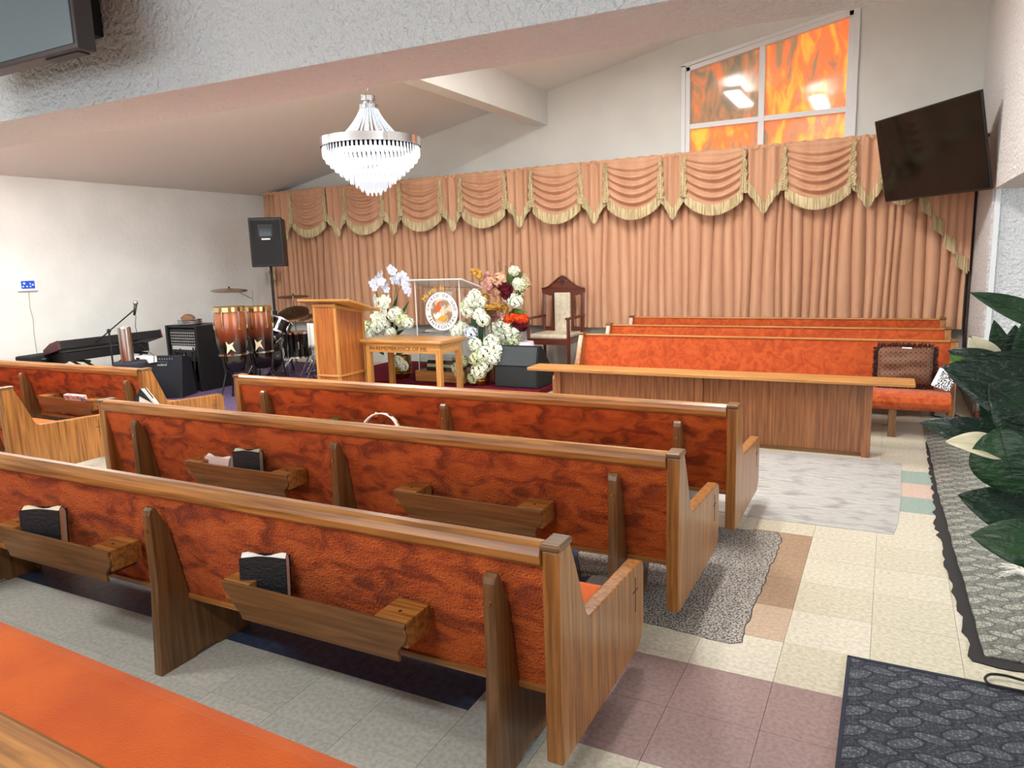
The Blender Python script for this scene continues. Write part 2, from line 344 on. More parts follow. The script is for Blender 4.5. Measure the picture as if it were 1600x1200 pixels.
# ---------------------------------------------------------------- pews
def end_profile(h=0.79,bot=0.09):
    p=[(0,bot),(0,h-0.02),(0.088,h-0.02),(0.13,0.68),(0.17,0.585),(0.205,0.50),(0.222,0.475),(0.245,0.464),(0.275,0.464),(0.40,0.457),(0.60,0.447),(0.775,0.438),(0.798,0.428),(0.808,0.40),(0.808,0.165),(0.795,0.13),(0.745,bot)]
    return p[::-1]
def make_pew(name,label,loc,x0,x1,sups,racks,rz=0,thin=False,group='church pews',fab=None,left=True,right=True,h=0.79,stub_right=False,cross=True,bot=0.09):
    """x0,x1 outer ends, local; y forward; supports/racks local x"""
    fab=fab or fabric
    t=thing(name,label,'pew',loc,rz,group)
    W=0.055
    for side,xx,on in ((-1,x0,left),(1,x1,right)):
        if not on: continue
        a,b=(xx,xx+W) if side<0 else (xx-W,xx)
        if stub_right and side==stub_right:
            e=M().prism([(0.12,0.12),(0.20,0.12),(0.09,h-0.02),(0.0,h-0.02)][::1],'x',a,b).build('end_panel',oak('z'),t,bevel=0.006)
        else:
            e=M().prism(end_profile(h,bot),'x',a,b).build('end_panel',oak('z'),t,bevel=0.006)
        M().box(a-0.004,b+0.004,-0.006,0.096,h-0.022,h).build('cap',oakd('x'),e,bevel=0.006)
        if cross and not (stub_right and side==stub_right):
            s=b+0.0005 if side>0 else a-0.0005
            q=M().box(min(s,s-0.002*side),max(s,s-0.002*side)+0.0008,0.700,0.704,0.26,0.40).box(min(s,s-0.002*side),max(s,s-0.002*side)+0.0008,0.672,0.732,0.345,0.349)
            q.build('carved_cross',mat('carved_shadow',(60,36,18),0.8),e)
    xi0,xi1=x0+(W if left else 0),x1-(W if right else 0)
    # slanted upholstered back
    hb=h-0.03 if thin else h-0.055
    M().prism([(0.040,hb),(0.008,hb),(0.088,0.285),(0.118,0.285)],'x',xi0,xi1).build('back_panel',fab,t)
    if thin: M().box(xi0,xi1,0.0,0.05,h-0.030,h-0.016).build('top_rail',oakl('x'),t,bevel=0.003)
    else: M().prism([(-0.012,h-0.060),(-0.014,h-0.035),(-0.006,h-0.012),(0.01,h),(0.035,h),(0.05,h-0.012),(0.052,h-0.05),(0.03,h-0.068),(0.0,h-0.072)][::-1],'x',xi0,xi1).build('top_rail',oak('x'),t,bevel=0.003,smooth=False)
    M().box(xi0,xi1,0.078,0.125,0.262,0.285).build('lower_rail',oak('x'),t,bevel=0.003)
    # seat
    prof=[(0.10,0.30),(0.61,0.285),(0.645,0.292),(0.662,0.318),(0.66,0.35),(0.635,0.376),(0.59,0.385),(0.11,0.372)]
    if thin: prof=[(0.10,0.30),(0.52,0.235),(0.565,0.24),(0.59,0.27),(0.60,0.31),(0.585,0.35),(0.55,0.375),(0.50,0.385),(0.11,0.372)]
    M().prism(prof,'x',xi0,xi1).build('seat',fabric_seat if fab is fabric else fab,t,bevel=0.01)
    M().box(xi0,xi1,0.12,0.50,0.268,0.288).build('seat_board',oakd('x'),t)
    for sx in sups:
        p=[(-0.085,0.0),(-0.056,0.38),(-0.055,0.662),(-0.05,0.680),(-0.038,0.690),(-0.024,0.690),(0.028,0.58),(0.082,0.30),(0.10,0.262),(0.46,0.262),(0.45,0.20),(0.37,0.0),(0.20,0.0),(0.19,0.015),(0.09,0.015),(0.08,0.0)]
        s=M().prism(p[::-1],'x',sx-0.021,sx+0.021).build('support',oakd('z'),t,bevel=0.004)
        M().tube([(sx,-0.053,0.60),(sx,-0.060,0.60)],0.007,8).build('peg',brass,s)
    for rx in racks:
        L=0.80; a,b=rx-L/2,rx+L/2
        k=M().box(a+0.08,b-0.08,-0.105,0.05,0.378,0.390).build('book_rack',oakd('x'),t)
        fr=[(a,0.505),(a+0.012,0.47),(a+0.045,0.44),(a+0.05,0.425),(a+0.085,0.39),(a+0.09,0.375),(b-0.03,0.375),(b-0.035,0.40),(b-0.028,0.42),(b-0.004,0.445),(b,0.465),(b-0.008,0.485),(b-0.002,0.505)]
        M().prism(fr,'y',-0.115,-0.103).build('front_board',oakd('x'),k,bevel=0.002)
        for c in (a+0.065,b-0.065):
            M().box(c-0.062,c+0.062,-0.103,0.03,0.42,0.508).build('end_block',oak('x'),k,bevel=0.002)
            M().tube([(c,-0.05,0.5085),(c,-0.05,0.5095)],0.006,8).build('cup_hole',mat('dark_hole',(30,16,8),0.9),k)
    return t
# central block (seen from behind) -- P0 is closest to the camera
CX=-2.62
def cpew(y,xr,xl,label,stain=None,**k):
    c=(xl+xr)/2
    return make_pew('pew',label,(c,y,0),xl-c,xr-c,[s-c for s in (-1.005,-2.53,-4.12) if s>xl+0.05],[r-c for r in k.pop('racks')],group='central block of pews',**k)
pew0=cpew(0.655,-0.40,-4.56,'oak pew with orange seat in the near left corner, mostly outside the view',racks=[-1.68,-3.10])
pew0.rotation_euler.z=R(-2.2)
pew1=cpew(1.79,-0.802,-4.58,'nearest full oak pew, orange back, a floppy black book in each of its two racks',racks=[-1.67,-3.10])
pew2=cpew(2.868,-0.733,-4.523,'second oak pew, directly in front of the nearest one, white booklet in its rack',racks=[-1.71,-3.20])
pew3=cpew(3.92,-0.694,-4.46,'third oak pew, dark red back, tambourine standing in its rack',racks=[-1.71,-3.20])
def lpew(y,xr,label):
    xl=-9.2; c=(xl+xr)/2
    return make_pew('pew',label,(c,y,0),xl-c,xr-c,[s-c for s in (-5.72 if xr>-5.7 else -6.0,-7.245,-8.8)],[-6.5-c,-8.0-c],group='left block of pews')
lp1=lpew(2.93,-5.75,'nearer oak pew of the left block, cross-carved end beside the aisle')
lp2=lpew(3.93,-5.545,'farther oak pew of the left block, in front of the keyboards')
# choir pews facing the camera
def choir(y,label,stub=False,h=0.79):
    x0,x1=-2.97,0.545; c=(x0+x1)/2
    t=make_pew('choir_pew',label,(c,y,0),x0-c,x1-c,[],[],rz=math.pi,group='choir pews facing the room',fab=fabric_choir,h=h,thin=True,stub_right=(-1 if stub else False),cross=False)
    # turned by pi: local -x is the right end seen from the camera
    for s in (-1.28,-0.1,1.3):
        M().box(s-0.03,s+0.03,0.50,0.56,0.0,0.24).build('leg',oakd('z'),t,bevel=0.004)
        M().box(s-0.03,s+0.03,0.10,0.16,0.0,0.285).build('leg',oakd('z'),t,bevel=0.004)
        M().box(s-0.02,s+0.02,0.16,0.50,0.18,0.235).build('bearer',oakd('y'),t)
    return t
cp1=choir(7.38,'front choir pew with orange back, brown cushion and notebook on its seat',True)
cp2=choir(8.24,'middle choir pew, only its orange top showing between two others',h=0.81)
cp3=choir(9.10,'rearmost choir pew standing against the curtain',h=0.83)
# kneeling rail / long low table in front of the choir pews
t=thing('kneeling_rail','long low oak altar rail table with panelled front and overhanging top','table',(-1.42,6.13,0))
M().box(-1.55,1.62,-0.13,0.14,0.572,0.602).build('tabletop',oakl('x'),t,bevel=0.008)
M().box(-1.25,1.30,-0.04,-0.02,0.02,0.572).build('front_panel',wood('oak_panel',(152,98,58),(112,66,36),'z'),t)
M().box(-1.25,1.30,-0.05,-0.038,0.0,0.03).build('plinth_strip',oakd('x'),t)
for x in (-1.27,0.03,1.31): M().box(x-0.03,x+0.03,-0.075,0.10,0.0,0.572).build('upright',wood('oak_panel',(152,98,58),(112,66,36),'z'),t,bevel=0.003)
# ---------------------------------------------------------------- books and small things in the racks
def limp_book(name,label,loc,rz,w_,h_,th,cov,pg,curl=0.03,lean=0.25,cat='book',group=None):
    t=thing(name,label,cat,loc,rz,group); n=8
    ca,sa=math.cos(math.atan(lean)),math.sin(math.atan(lean))
    def P(x,d,z):      # d thickness (towards the pew back), z up the book
        z2=z*ca-d*sa; y2=z*sa+d*ca
        return (x,y2+curl*(x/w_)**2*z/h_*2-0.0,z2)
    top=lambda u: h_*(1-0.10*abs(u-0.42)**1.3)
    for d0,d1 in ((-th/2,-th/2+0.004),(th/2-0.004,th/2)):
        mb=M()
        for i in range(n):
            u0,u1=i/n,(i+1)/n; v=[]
            for d in (d0,d1):
                for u,z in ((u0,0),(u1,0),(u1,top(u1)),(u0,top(u0))): v.append(P((u-0.5)*w_,d,z))
            mb.add(v,[(0,1,2,3),(7,6,5,4),(0,4,5,1),(2,6,7,3),(1,5,6,2),(3,7,4,0)])
        mb.build('cover',cov,t)
    mb=M(); m=6
    def pgp(u,w):
        d=-th/2+0.004+(th-0.008)*w; return P((u-0.5)*w_*0.95,d,top(u)-0.010+0.016*math.sin(math.pi*w)+0.010*math.sin(u*7+w*2))
    mb.grid(lambda u,w:pgp(u,w),n,m)
    for s_ in (0,1):
        mb.grid(lambda a,w,s_=s_:P((s_-0.5)*w_*0.95,-th/2+0.004+(th-0.008)*w,0.003+a*(pgp(s_,w)[2]/ca*0.96)),4,m)
    mb.build('page_block',pg,t,smooth=True)
    return t
leather=mat('black_leather',(24,25,28),0.5,bump=0.4,bscale=120)
p=at(408,930,y=1.72); limp_book('bible','floppy black book with white page edges in the middle rack of the nearest pew','x' and (p.x,1.742,0.392),R(24),0.17,0.20,0.045,leather,paper,0.0,0.10)
p=at(62,850,y=1.72); limp_book('bible','thick black book with curling cream pages in the left rack of the nearest pew',(p.x,1.742,0.392),R(24),0.18,0.20,0.055,leather,cream,0.0,0.10)
p=at(386,750,y=2.80); limp_book('bible','upright thick black book in the rack of the second pew',(p.x,2.815,0.392),R(18),0.16,0.20,0.05,leather,mat('greenish_paper',(176,186,160),0.8),0.0,0.08)
p=at(335,742,y=2.80); limp_book('booklet','crumpled white and pink booklet lying in the rack of the second pew',(p.x,2.81,0.392),0,0.20,0.135,0.04,mat('pinkish_paper',(226,196,190),0.8),paper,0.03,0.2)
p=at(128,640,y=3.87); t=thing('magazine','colourful magazine in the rack of the left-block pew','magazine',(p.x,3.85,0.40))
M().obox(Matrix.Rotation(R(12),4,'X')@Matrix.Translation((0,0,0.07)),0.28,0.03,0.15).build('cover',mat('magazine_cover',(150,70,70),0.5,rgb2=(70,60,110),rgb3=(214,196,190),scale=22,contrast=(0.35,0.65)),t)
M().obox(Matrix.Rotation(R(12),4,'X')@Matrix.Translation((0,0.012,0.072)),0.27,0.02,0.146).build('page_block',paper,t)
# black case with white marks leaning behind the second pew's rail
p=at(233,640,y=3.30)
t=thing('hand_fan','black and white patterned board standing on the seat of the second pew','board',(p.x,3.30,0.387),R(10)); t.scale=(1,1,1.06)
M().prism([(-0.17,0.0),(0.15,0.0),(0.17,0.17),(-0.01,0.375),(-0.05,0.375),(-0.16,0.22)],'y',-0.01,0.01).build('board',mat('black_card',(30,34,34),0.5),t,bevel=0.003)
M().prism([(0.02,0.0),(0.08,0.0),(0.06,0.12),(0.11,0.15),(0.05,0.2),(0.06,0.27),(-0.06,0.32),(-0.07,0.27),(0.0,0.22),(-0.02,0.15),(0.03,0.11)],'y',-0.013,-0.0105).build('white_print',paper,t)
M().prism([(-0.04,0.372),(-0.01,0.374),(0.17,0.172),(0.165,0.160)],'y',-0.013,0.013).build('edge_band',paper,t)
# tambourine and green bag in the third pew's rack
p=at(597,690,y=3.84)
t=thing('tambourine','white tambourine with black patterned rim standing in the rack of the third pew','tambourine',(p.x,3.835,0.462),R(8)); t.scale=(0.93,0.93,0.93)
rot=Matrix.Rotation(R(80),4,'X')@Matrix.Rotation(R(0),4,'Y')
mb=M(); N=48
for rr,z in ((0.152,-0.025),(0.152,0.025),(0.140,0.025),(0.140,-0.025)): pass
mb.grid(lambda u,v: rot@Vector((0.150*math.cos(2*math.pi*u),0.150*math.sin(2*math.pi*u),-0.025+0.05*v)),N,1)
mb.build('rim',paper,t,solid=0.009,smooth=True)
for k in range(8):
    a=2*math.pi*(k+0.3)/8
    M().grid(lambda u,v: rot@Vector((0.1562*math.cos(a+0.2*u),0.1562*math.sin(a+0.2*u),-0.014+0.028*v)),4,1).build('print_mark',black,t)
for k in range(5):
    a=2*math.pi*(k+0.5)/5
    M().lathe([(0.001,-0.006),(0.02,-0.002),(0.02,0.002),(0.001,0.006)],10,mtx=rot@Matrix.Translation((0.147*math.cos(a),0.147*math.sin(a),0))).build('jingle',brass,t)
p=at(519,672,y=3.84)
t=thing('green_pouch','small green cloth pouch poking out of the rack of the third pew','pouch',(p.x,3.85,0.392)); t.scale=(1,1,1.2)
M().prism([(-0.06,0),(0.06,0),(0.05,0.10),(0.045,0.125),(0.028,0.11),(0.015,0.125),(-0.005,0.105),(-0.045,0.085)],'y',-0.02,0.02).build('pouch_body',mat('green_cloth',(30,120,60),0.8,rgb2=(16,80,40),scale=30),t,bevel=0.006)
# ---------------------------------------------------------------- curtain with valance
CY=9.34
ct=thing('stage_curtain','long dusty-pink pleated curtain with swagged fringed valance across the front wall','curtain',(0,0,0))
rnd=random.Random(3)
knots=[]; x=XL+0.02
while x<0.72:
    wd=rnd.uniform(0.075,0.16); knots.append((x,wd,rnd.uniform(0.6,1.0),rnd.uniform(-0.03,0.03))); x+=wd
def cur_y(x,v):
    # v 0 top, 1 bottom
    for kx,wd,am,dr in knots:
        q=(x-kx)/wd
        if 0<=q<1:
            s=abs(math.sin(math.pi*q))**0.42
            return CY+0.075-0.105*am*s*(0.8+0.2*v)
    return CY
NX=2200
def cg(u,v):
    x=XL+0.01+u*(0.73-XL-0.01)
    zt,zb=2.80,0.655+0.02*math.sin(x*2.1)
    # gathered sweep at the right end
    k=max(0,(x-0.05)/0.7); xx=x
    if k>0: xx=x+0.10*(v**1.5)*(1-k)*k*4*(-0.2)
    return (xx+0.012*math.sin(v*5+x*9),cur_y(x,v)+0.008*math.sin(v*7+x*13),zt+(zb-zt)*v)
M().grid(cg,NX,14).build('drape',curtain_m,ct,smooth=True)
M().grid(lambda u,v:(XL+0.01+u*10.2,9.245+0.006*math.sin(u*900)-0.01*math.sin(v*3.1),2.775+0.045*v+0.006*math.sin(u*400)),1200,2).build('heading',curtain_m,ct,smooth=True)
def back_fab(u,v): return (XL+0.01+u*10.2,9.262+0.012*abs(math.sin(u*560)),2.80-v*0.36)
M().box(XL,0.735,9.30,9.49,2.795,2.812).build('curtain_track',white_m,ct)
pitch=1.085
def swag(xc,wd,y0=9.25):
    side=2.34; top=2.80; cen=2.17
    def bot(u): 
        return side-(side-cen)*math.sin(math.pi*u)**0.8
    def g(u,v):
        zz=top+(bot(u)-top)*v
        fold=0.034*math.sin(v*math.pi*2*6.0+0.6*math.sin(u*5))*math.sin(math.pi*u)**0.5*min(1,v*3)
        # folds fan toward the upper corners
        c=abs(u-0.5)*2
        vv=v*(1-0.5*c*c)+0.5*c*c*v*v
        zz=top+(bot(u)-top)*vv
        return (xc+(u-0.5)*wd,y0-0.035-0.05*math.sin(math.pi*u)*math.sin(math.pi*min(1,v*0.8+0.1))-fold,zz)
    s=M().grid(g,40,72).build('swag',curtain_m,ct,smooth=True)
    def fg(u,v):
        b=g(u,1.0); sl=(u-0.5)*2
        wob=0.006*math.sin(u*220)*v
        return (b[0]+(-0.0)*sl,b[1]-0.006+wob*0.6,b[2]-0.13*v+wob)
    M().grid(fg,160,3).build('fringe',fringe_m,s,solid=0.006)
    for sd in (-1,1):
        def sf(u,v,sd=sd):
            z=2.77-(2.77-2.28)*v; wdt=0.04+0.05*v
            return (xc+sd*wd/2+ (u-0.5)*wdt+sd*0.01+0.008*math.sin(v*26),y0-0.06-0.006*math.sin(v*90+u*9),z)
        M().grid(sf,4,60).build('fringe',fringe_m,s,solid=0.01)
def jabot(xc,wd,y0=9.25,left=True,right=True):
    def bz(u): 
        c=abs(u-0.5)*2
        return 2.13+(0.30)*c**0.9
    def g(u,v):
        return (xc+(u-0.5)*wd,y0-0.012-0.022*math.sin(u*math.pi*6),2.79+(bz(u)-2.79)*v)
    s=M().grid(g,48,8).build('jabot',curtain_m,ct,smooth=True)
    M().grid(lambda u,v:(g(u,1)[0],g(u,1)[1]-0.012+0.004*math.sin(u*160)*v,g(u,1)[2]+0.02-0.145*v+0.008*math.sin(u*40)),90,3).build('fringe',fringe_m,s,solid=0.008)
cs=[-8.405,-7.281,-6.222,-5.170,-4.047,-2.975,-1.965,-0.797]
for c in cs: swag(c,0.70)
swag(0.06,0.36)
ed=[-8.95]+[(a+b)/2 for a,b in zip(cs,cs[1:])]+[-0.27]
for e in ed: jabot(e,0.40)
# cascade at the right end
def cas(u,v):
    x=0.24+0.50*u; zb=2.06-0.62*u-0.09*round(u*3)/1.0*0.5
    return (x,9.235-0.012*math.sin(u*40),2.79+(zb-2.79)*v)
s=M().grid(cas,40,8).build('cascade',curtain_m,ct,smooth=True)
for k in range(4):
    xa=0.235+0.125*k; za=2.14-0.205*k
    M().grid(lambda u,v:(xa+0.115*u,9.222+0.004*math.sin(u*50),za-0.09*u-0.15*v+0.005*math.sin(u*60)),24,3).build('fringe',fringe_m,s,solid=0.008)
t=tag(M().box(0.745,0.768,9.29,9.49,0.0,2.85).build('dark_post',mat('dark_timber',(70,54,46),0.7,rgb2=(44,34,30),scale=8,stretch=(1,1,0.2))),'narrow dark timber strip at the right edge of the curtain','post')
# ---------------------------------------------------------------- platform, rugs, runners
t=tag(M().box(-6.95,-3.60,7.56,9.33,0.0,0.07).build('platform',burg,bevel=0.01),'low burgundy-carpeted platform under the flowers and the chair','platform')
def flat(name,pts,z0,z1,m,label,cat,amp=0.004,**k):
    return tag(M().prism(ragged(pts,amp,0.12),'z',z0,z1).build(name,m,**k),label,cat)
plast=mat('clouded_plastic',(182,182,178),0.3,rgb2=(150,150,147),rgb3=(192,192,189),scale=7,stretch=(1,1.6,1),contrast=(0.3,0.7),detail=9,bump=0.8,bscale=9,bstretch=(1,4,1),spec=0.6,bdist=0.02,coat=0.3)
flat('plastic_floor_cover',[(-6.5,5.15),(-3.0,4.75),(-2.2,4.55),(-0.70,4.41),(0.087,4.418),(0.125,4.95),(0.14,6.0),(-0.9,6.0),(-6.3,5.55),(-6.5,5.55)],0.0,0.004,plast,'wrinkled clouded plastic sheet covering the floor before the altar rail','floor cover')
flat('purple_rug',[(-9.3,5.6),(-6.4,5.6),(-6.4,7.4),(-7.05,7.5),(-7.05,9.0),(-9.3,9.2)],0.0,0.006,mat('purple_rug_pile',(104,84,120),0.95,rgb2=(80,64,96),scale=20,bump=0.6,bscale=150),'muted purple rug under the drums and congas','rug')
def oval_mat(name,light,dark,sx,sy,coat=0.0,rough=0.85):
    m=mat(name,light,rough,coat=coat,bump=0.5,bscale=160); nt=m.node_tree; b=nt.nodes['Principled BSDF']; N=nt.nodes.new; Lk=nt.links.new
    tc=N('ShaderNodeTexCoord'); nz=N('ShaderNodeTexNoise'); nz.inputs['Scale'].default_value=5
    Lk(tc.outputs['Object'],nz.inputs['Vector'])
    va=N('ShaderNodeVectorMath'); va.operation='SCALE'; va.inputs['Scale'].default_value=0.02; Lk(nz.outputs['Color'],va.inputs[0])
    ad=N('ShaderNodeVectorMath'); ad.operation='ADD'; Lk(tc.outputs['Object'],ad.inputs[0]); Lk(va.outputs[0],ad.inputs[1])
    outs=[]
    for (ox,oy,rot,ex,ey) in ((0,0,8,1.02,1.75),(0.5,0.5,-34,0.98,1.55)):
        mp=N('ShaderNodeMapping'); mp.inputs['Scale'].default_value=(sx,sy,0); mp.inputs['Location'].default_value=(ox,oy,0); Lk(ad.outputs[0],mp.inputs[0])
        fr_=N('ShaderNodeVectorMath'); fr_.operation='FRACTION'; Lk(mp.outputs[0],fr_.inputs[0])
        sb=N('ShaderNodeVectorMath'); sb.operation='SUBTRACT'; sb.inputs[1].default_value=(0.5,0.5,0); Lk(fr_.outputs[0],sb.inputs[0])
        ds=N('ShaderNodeVectorMath'); ds.operation='DIVIDE'; ds.inputs[1].default_value=(1,sy/sx,1); Lk(sb.outputs[0],ds.inputs[0])
        m2=N('ShaderNodeMapping'); m2.vector_type='POINT'; m2.inputs['Rotation'].default_value=(0,0,R(rot)); m2.inputs['Scale'].default_value=(1,1,0); Lk(ds.outputs[0],m2.inputs[0])
        m3=N('ShaderNodeVectorMath'); m3.operation='MULTIPLY'; m3.inputs[1].default_value=(ex*2.1,ey*3.0,0); Lk(m2.outputs[0],m3.inputs[0])
        ln=N('ShaderNodeVectorMath'); ln.operation='LENGTH'; Lk(m3.outputs[0],ln.inputs[0]); outs.append(ln.outputs['Value'])
    mn=N('ShaderNodeMath'); mn.operation='MINIMUM'; Lk(outs[0],mn.inputs[0]); Lk(outs[1],mn.inputs[1])
    cr=N('ShaderNodeValToRGB'); cr.color_ramp.elements[0].position=0.72; cr.color_ramp.elements[1].position=1.0
    cr.color_ramp.elements[0].color=(0,0,0,1); cr.color_ramp.elements[1].color=(0.55,0.55,0.55,1)
    e=cr.color_ramp.elements.new(0.80); e.color=(1,1,1,1)
    Lk(mn.outputs[0],cr.inputs[0])
    d=N('ShaderNodeTexVoronoi'); d.inputs['Scale'].default_value=85; d.inputs['Randomness'].default_value=0.6; Lk(tc.outputs['Object'],d.inputs['Vector'])
    c2=N('ShaderNodeValToRGB'); c2.color_ramp.elements[0].position=0.3; c2.color_ramp.elements[1].position=0.55
    c2.color_ramp.elements[0].color=s2l(light); c2.color_ramp.elements[1].color=s2l(tuple(int(0.5*a+0.5*q) for a,q in zip(light,dark)))
    Lk(d.outputs['Distance'],c2.inputs[0])
    mx_=N('ShaderNodeMix'); mx_.data_type='RGBA'; mx_.inputs[7].default_value=s2l(dark); Lk(cr.outputs[0],mx_.inputs[0]); Lk(c2.outputs[0],mx_.inputs[6]); Lk(mx_.outputs[2],b.inputs['Base Color'])
    return m
navy=oval_mat('navy_oval_carpet',(112,116,116),(16,20,36),6.2,8.2)
greyov=oval_mat('grey_oval_carpet',(178,178,164),(66,68,64),6.2,8.2,coat=0.45,rough=0.6)
t=thing('door_mat','navy mat with grey oval pattern in the lower right corner','mat',(0.45,2.1,0))
M().box(-0.52,1.0,-1.3,0.835,0.0,0.009).build('mat_pile',navy,t,bevel=0.003)
M().box(-0.53,-0.515,-1.3,0.85,0.0,0.012).box(-0.53,1.0,0.832,0.85,0.0,0.012).build('bound_edge',mat('navy_edge',(34,38,52),0.8),t,bevel=0.003)
t=thing('aisle_runner','grey oval-patterned carpet runner under glossy clear plastic along the right side','carpet',(0.9,4.9,0))
M().prism(ragged([(-0.50,-1.74),(1.6,-1.74),(1.6,2.6),(-0.55,2.6),(-0.57,1.9),(-0.555,0.3)],0.004,0.1),'z',0.003,0.012).build('carpet_pile',greyov,t)
M().prism(ragged([(-0.545,-1.80),(-0.46,-1.80),(0.3,-1.82),(1.6,-1.82),(1.6,-1.7),(-0.45,-1.7),(-0.50,0.3),(-0.54,1.9),(-0.575,1.9),(-0.585,0.3),(-0.60,-0.2),(-0.575,-1.0)],0.012,0.05),'z',0.0,0.005).build('torn_underlay',mat('black_underlay',(40,38,38),0.9),t)
# ---------------------------------------------------------------- lectern
t=thing('lectern','tall plain oak lectern with slanted overhanging top, left of the communion table','lectern',(-5.905,6.86,0))
lx0,lx1,ly0,ly1=-0.175,0.175,-0.26,0.26
M().prism([(ly0+0.01,0.0),(ly1-0.01,0.0),(ly1-0.01,1.03),(ly0+0.01,1.15)],'x',lx0+0.015,lx1-0.015).build('body_panel',oakr('z'),t)
for x in (lx0,lx1-0.035):
    for y,h in ((ly0,1.155),(ly1-0.035,1.03)):
        M().box(x,x+0.035,y,y+0.035,0,h).build('corner_post',oakl('z'),t,bevel=0.003)
M().box(lx0,lx1,ly0-0.006,ly0+0.02,0.285,0.31).build('front_trim',oakl('x'),t,bevel=0.003)
M().box(lx0,lx1,ly0-0.006,ly0+0.02,1.115,1.15).build('front_trim',oakl('x'),t,bevel=0.003)
M().box(lx1-0.02,lx1+0.006,ly0,ly1,0.285,0.31).build('side_trim',oakl('y'),t,bevel=0.002)
M().prism([(ly0,1.10),(ly1,1.0),(ly1,1.03),(ly0,1.14)],'x',lx1-0.02,lx1+0.006).build('side_trim',oakl('y'),t,bevel=0.002)
M().prism([(-0.34,1.185),(0.22,1.030),(0.22,1.055),(-0.34,1.21)],'x',-0.33,0.46).build('slanted_top',oakl('x'),t,bevel=0.006)
M().prism([(0.205,1.055),(0.22,1.055),(0.22,1.075),(0.205,1.075)],'x',-0.33,0.46).build('book_stop',oakl('x'),t)
# ---------------------------------------------------------------- communion table
t=thing('communion_table','small oak communion table with carved lettering on its front apron','table',(-5.10,7.23,0))
M().box(-0.58,0.58,-0.285,0.29,0.665,0.697).build('tabletop',oakl('x'),t,bevel=0.006)
M().box(-0.545,0.545,-0.25,0.255,0.64,0.666).build('moulding',oakl('x'),t,bevel=0.006)
ap=M().box(-0.535,0.535,-0.24,-0.215,0.545,0.645).build('front_apron',oakl('x'),t)
M().box(-0.535,0.535,0.215,0.24,0.545,0.645).build('back_apron',oakl('x'),t)
for s in (-1,1): M().box(min(s*0.535,s*0.51),max(s*0.535,s*0.51),-0.215,0.215,0.545,0.645).build('side_apron',oakl('y'),t)
for sx in (-0.505,0.505):
    for sy in (-0.215,0.215):
        M().box(sx-0.032,sx+0.032,sy-0.03,sy+0.03,0,0.60).build('leg',oakl('z'),t,bevel=0.004)
mt=Matrix.Translation((-0.06,-0.2405,0.574))@Matrix.Rotation(R(90),4,'X')
text_mesh('IN REMEMBRANCE OF ME',0.062,mt@Matrix.Scale(1.18,4,(1,0,0)),0.0012).build('carved_lettering',mat('carved_brown',(78,42,16),0.9),ap)
# ---------------------------------------------------------------- acrylic pulpit with seal
t=thing('acrylic_pulpit','clear acrylic pulpit on an oak box with a round church seal on its front','lectern',(-5.08,7.95,0.07))
M().box(-0.38,0.38,-0.20,0.24,0.0,0.135).build('base_box',oakl('x'),t,bevel=0.004)
for x in (-0.33,0.33): M().box(x-0.006,x+0.006,-0.17,0.2,0.135,1.28).build('side_sheet',acrylic,t)
M().box(-0.30,0.30,-0.185,-0.175,0.135,1.20).build('front_sheet',acrylic,t)
M().prism([(-0.26,1.30),(0.26,1.17),(0.26,1.182),(-0.26,1.312)],'x',-0.42,0.42).build('top_sheet',acrylic,t)
M().box(-0.30,0.30,-0.15,0.18,0.62,0.632).build('shelf_sheet',acrylic,t)
pe=mat('edge_glint',(236,232,230),0.25)  # pale strips paint the bright glint along the acrylic's edges
for x in (-0.33,0.33):
    for y in (-0.17,0.2): M().box(x-0.006,x+0.006,y-0.004,y+0.004,0.135,1.28).build('edge_glint',pe,t)
M().prism([(-0.27,1.300),(-0.26,1.300),(-0.26,1.314),(-0.27,1.314)],'x',-0.42,0.42).build('edge_glint',pe,t)
M().prism([(0.26,1.168),(0.268,1.168),(0.268,1.184),(0.26,1.184)],'x',-0.42,0.42).build('edge_glint',pe,t)
for x in (-0.424,0.42): M().prism([(-0.26,1.298),(0.26,1.168),(0.26,1.184),(-0.26,1.314)],'x',x,x+0.004).build('edge_glint',pe,t)
M().box(-0.24,0.14,-0.12,0.15,0.634,0.66).build('papers',paper,t,bevel=0.003)
for k in range(4): M().box(-0.24+0.01*k,0.2-0.015*k,-0.14,0.14,0.137+0.045*k,0.178+0.045*k).build('stored_book',[black,cream,leather,paper][k],t,bevel=0.004)
seal=M().lathe([(0.0,0),(0.235,0),(0.24,0.002),(0.24,0.006),(0.0,0.006)],48,mtx=Matrix.Translation((0.07,-0.192,0.905))@Matrix.Rotation(R(90),4,'X')).build('seal',mat('seal_white',(244,244,246),0.4),t,smooth=False)
SM=lambda dx=0,dz=0,dy=0.0: Matrix.Translation((0.07+dx,-0.199-dy,0.905+dz))@Matrix.Rotation(R(90),4,'X')
M().lathe([(0.0,0),(0.165,0),(0.165,0.002),(0.0,0.002)],40,mtx=SM()).build('seal_centre',mat('seal_tan',(206,196,176),0.5,rgb2=(150,120,96),scale=9,contrast=(0.45,0.55)),seal)
M().prism([(-0.10,0.03),(-0.05,0.11),(0.0,0.14),(-0.02,0.07),(0.01,0.05),(-0.03,0.0),(-0.09,-0.01)],'z',0.002,0.004).build('flame',mat('seal_flame',(196,92,48),0.5),seal).matrix_local=SM()
M().prism([(-0.12,-0.02),(-0.08,-0.05),(-0.05,0.0),(-0.03,-0.04),(0.0,-0.03),(-0.01,-0.07),(-0.06,-0.10),(-0.11,-0.07)],'z',0.004,0.006).build('dove',paper,seal).matrix_local=SM()
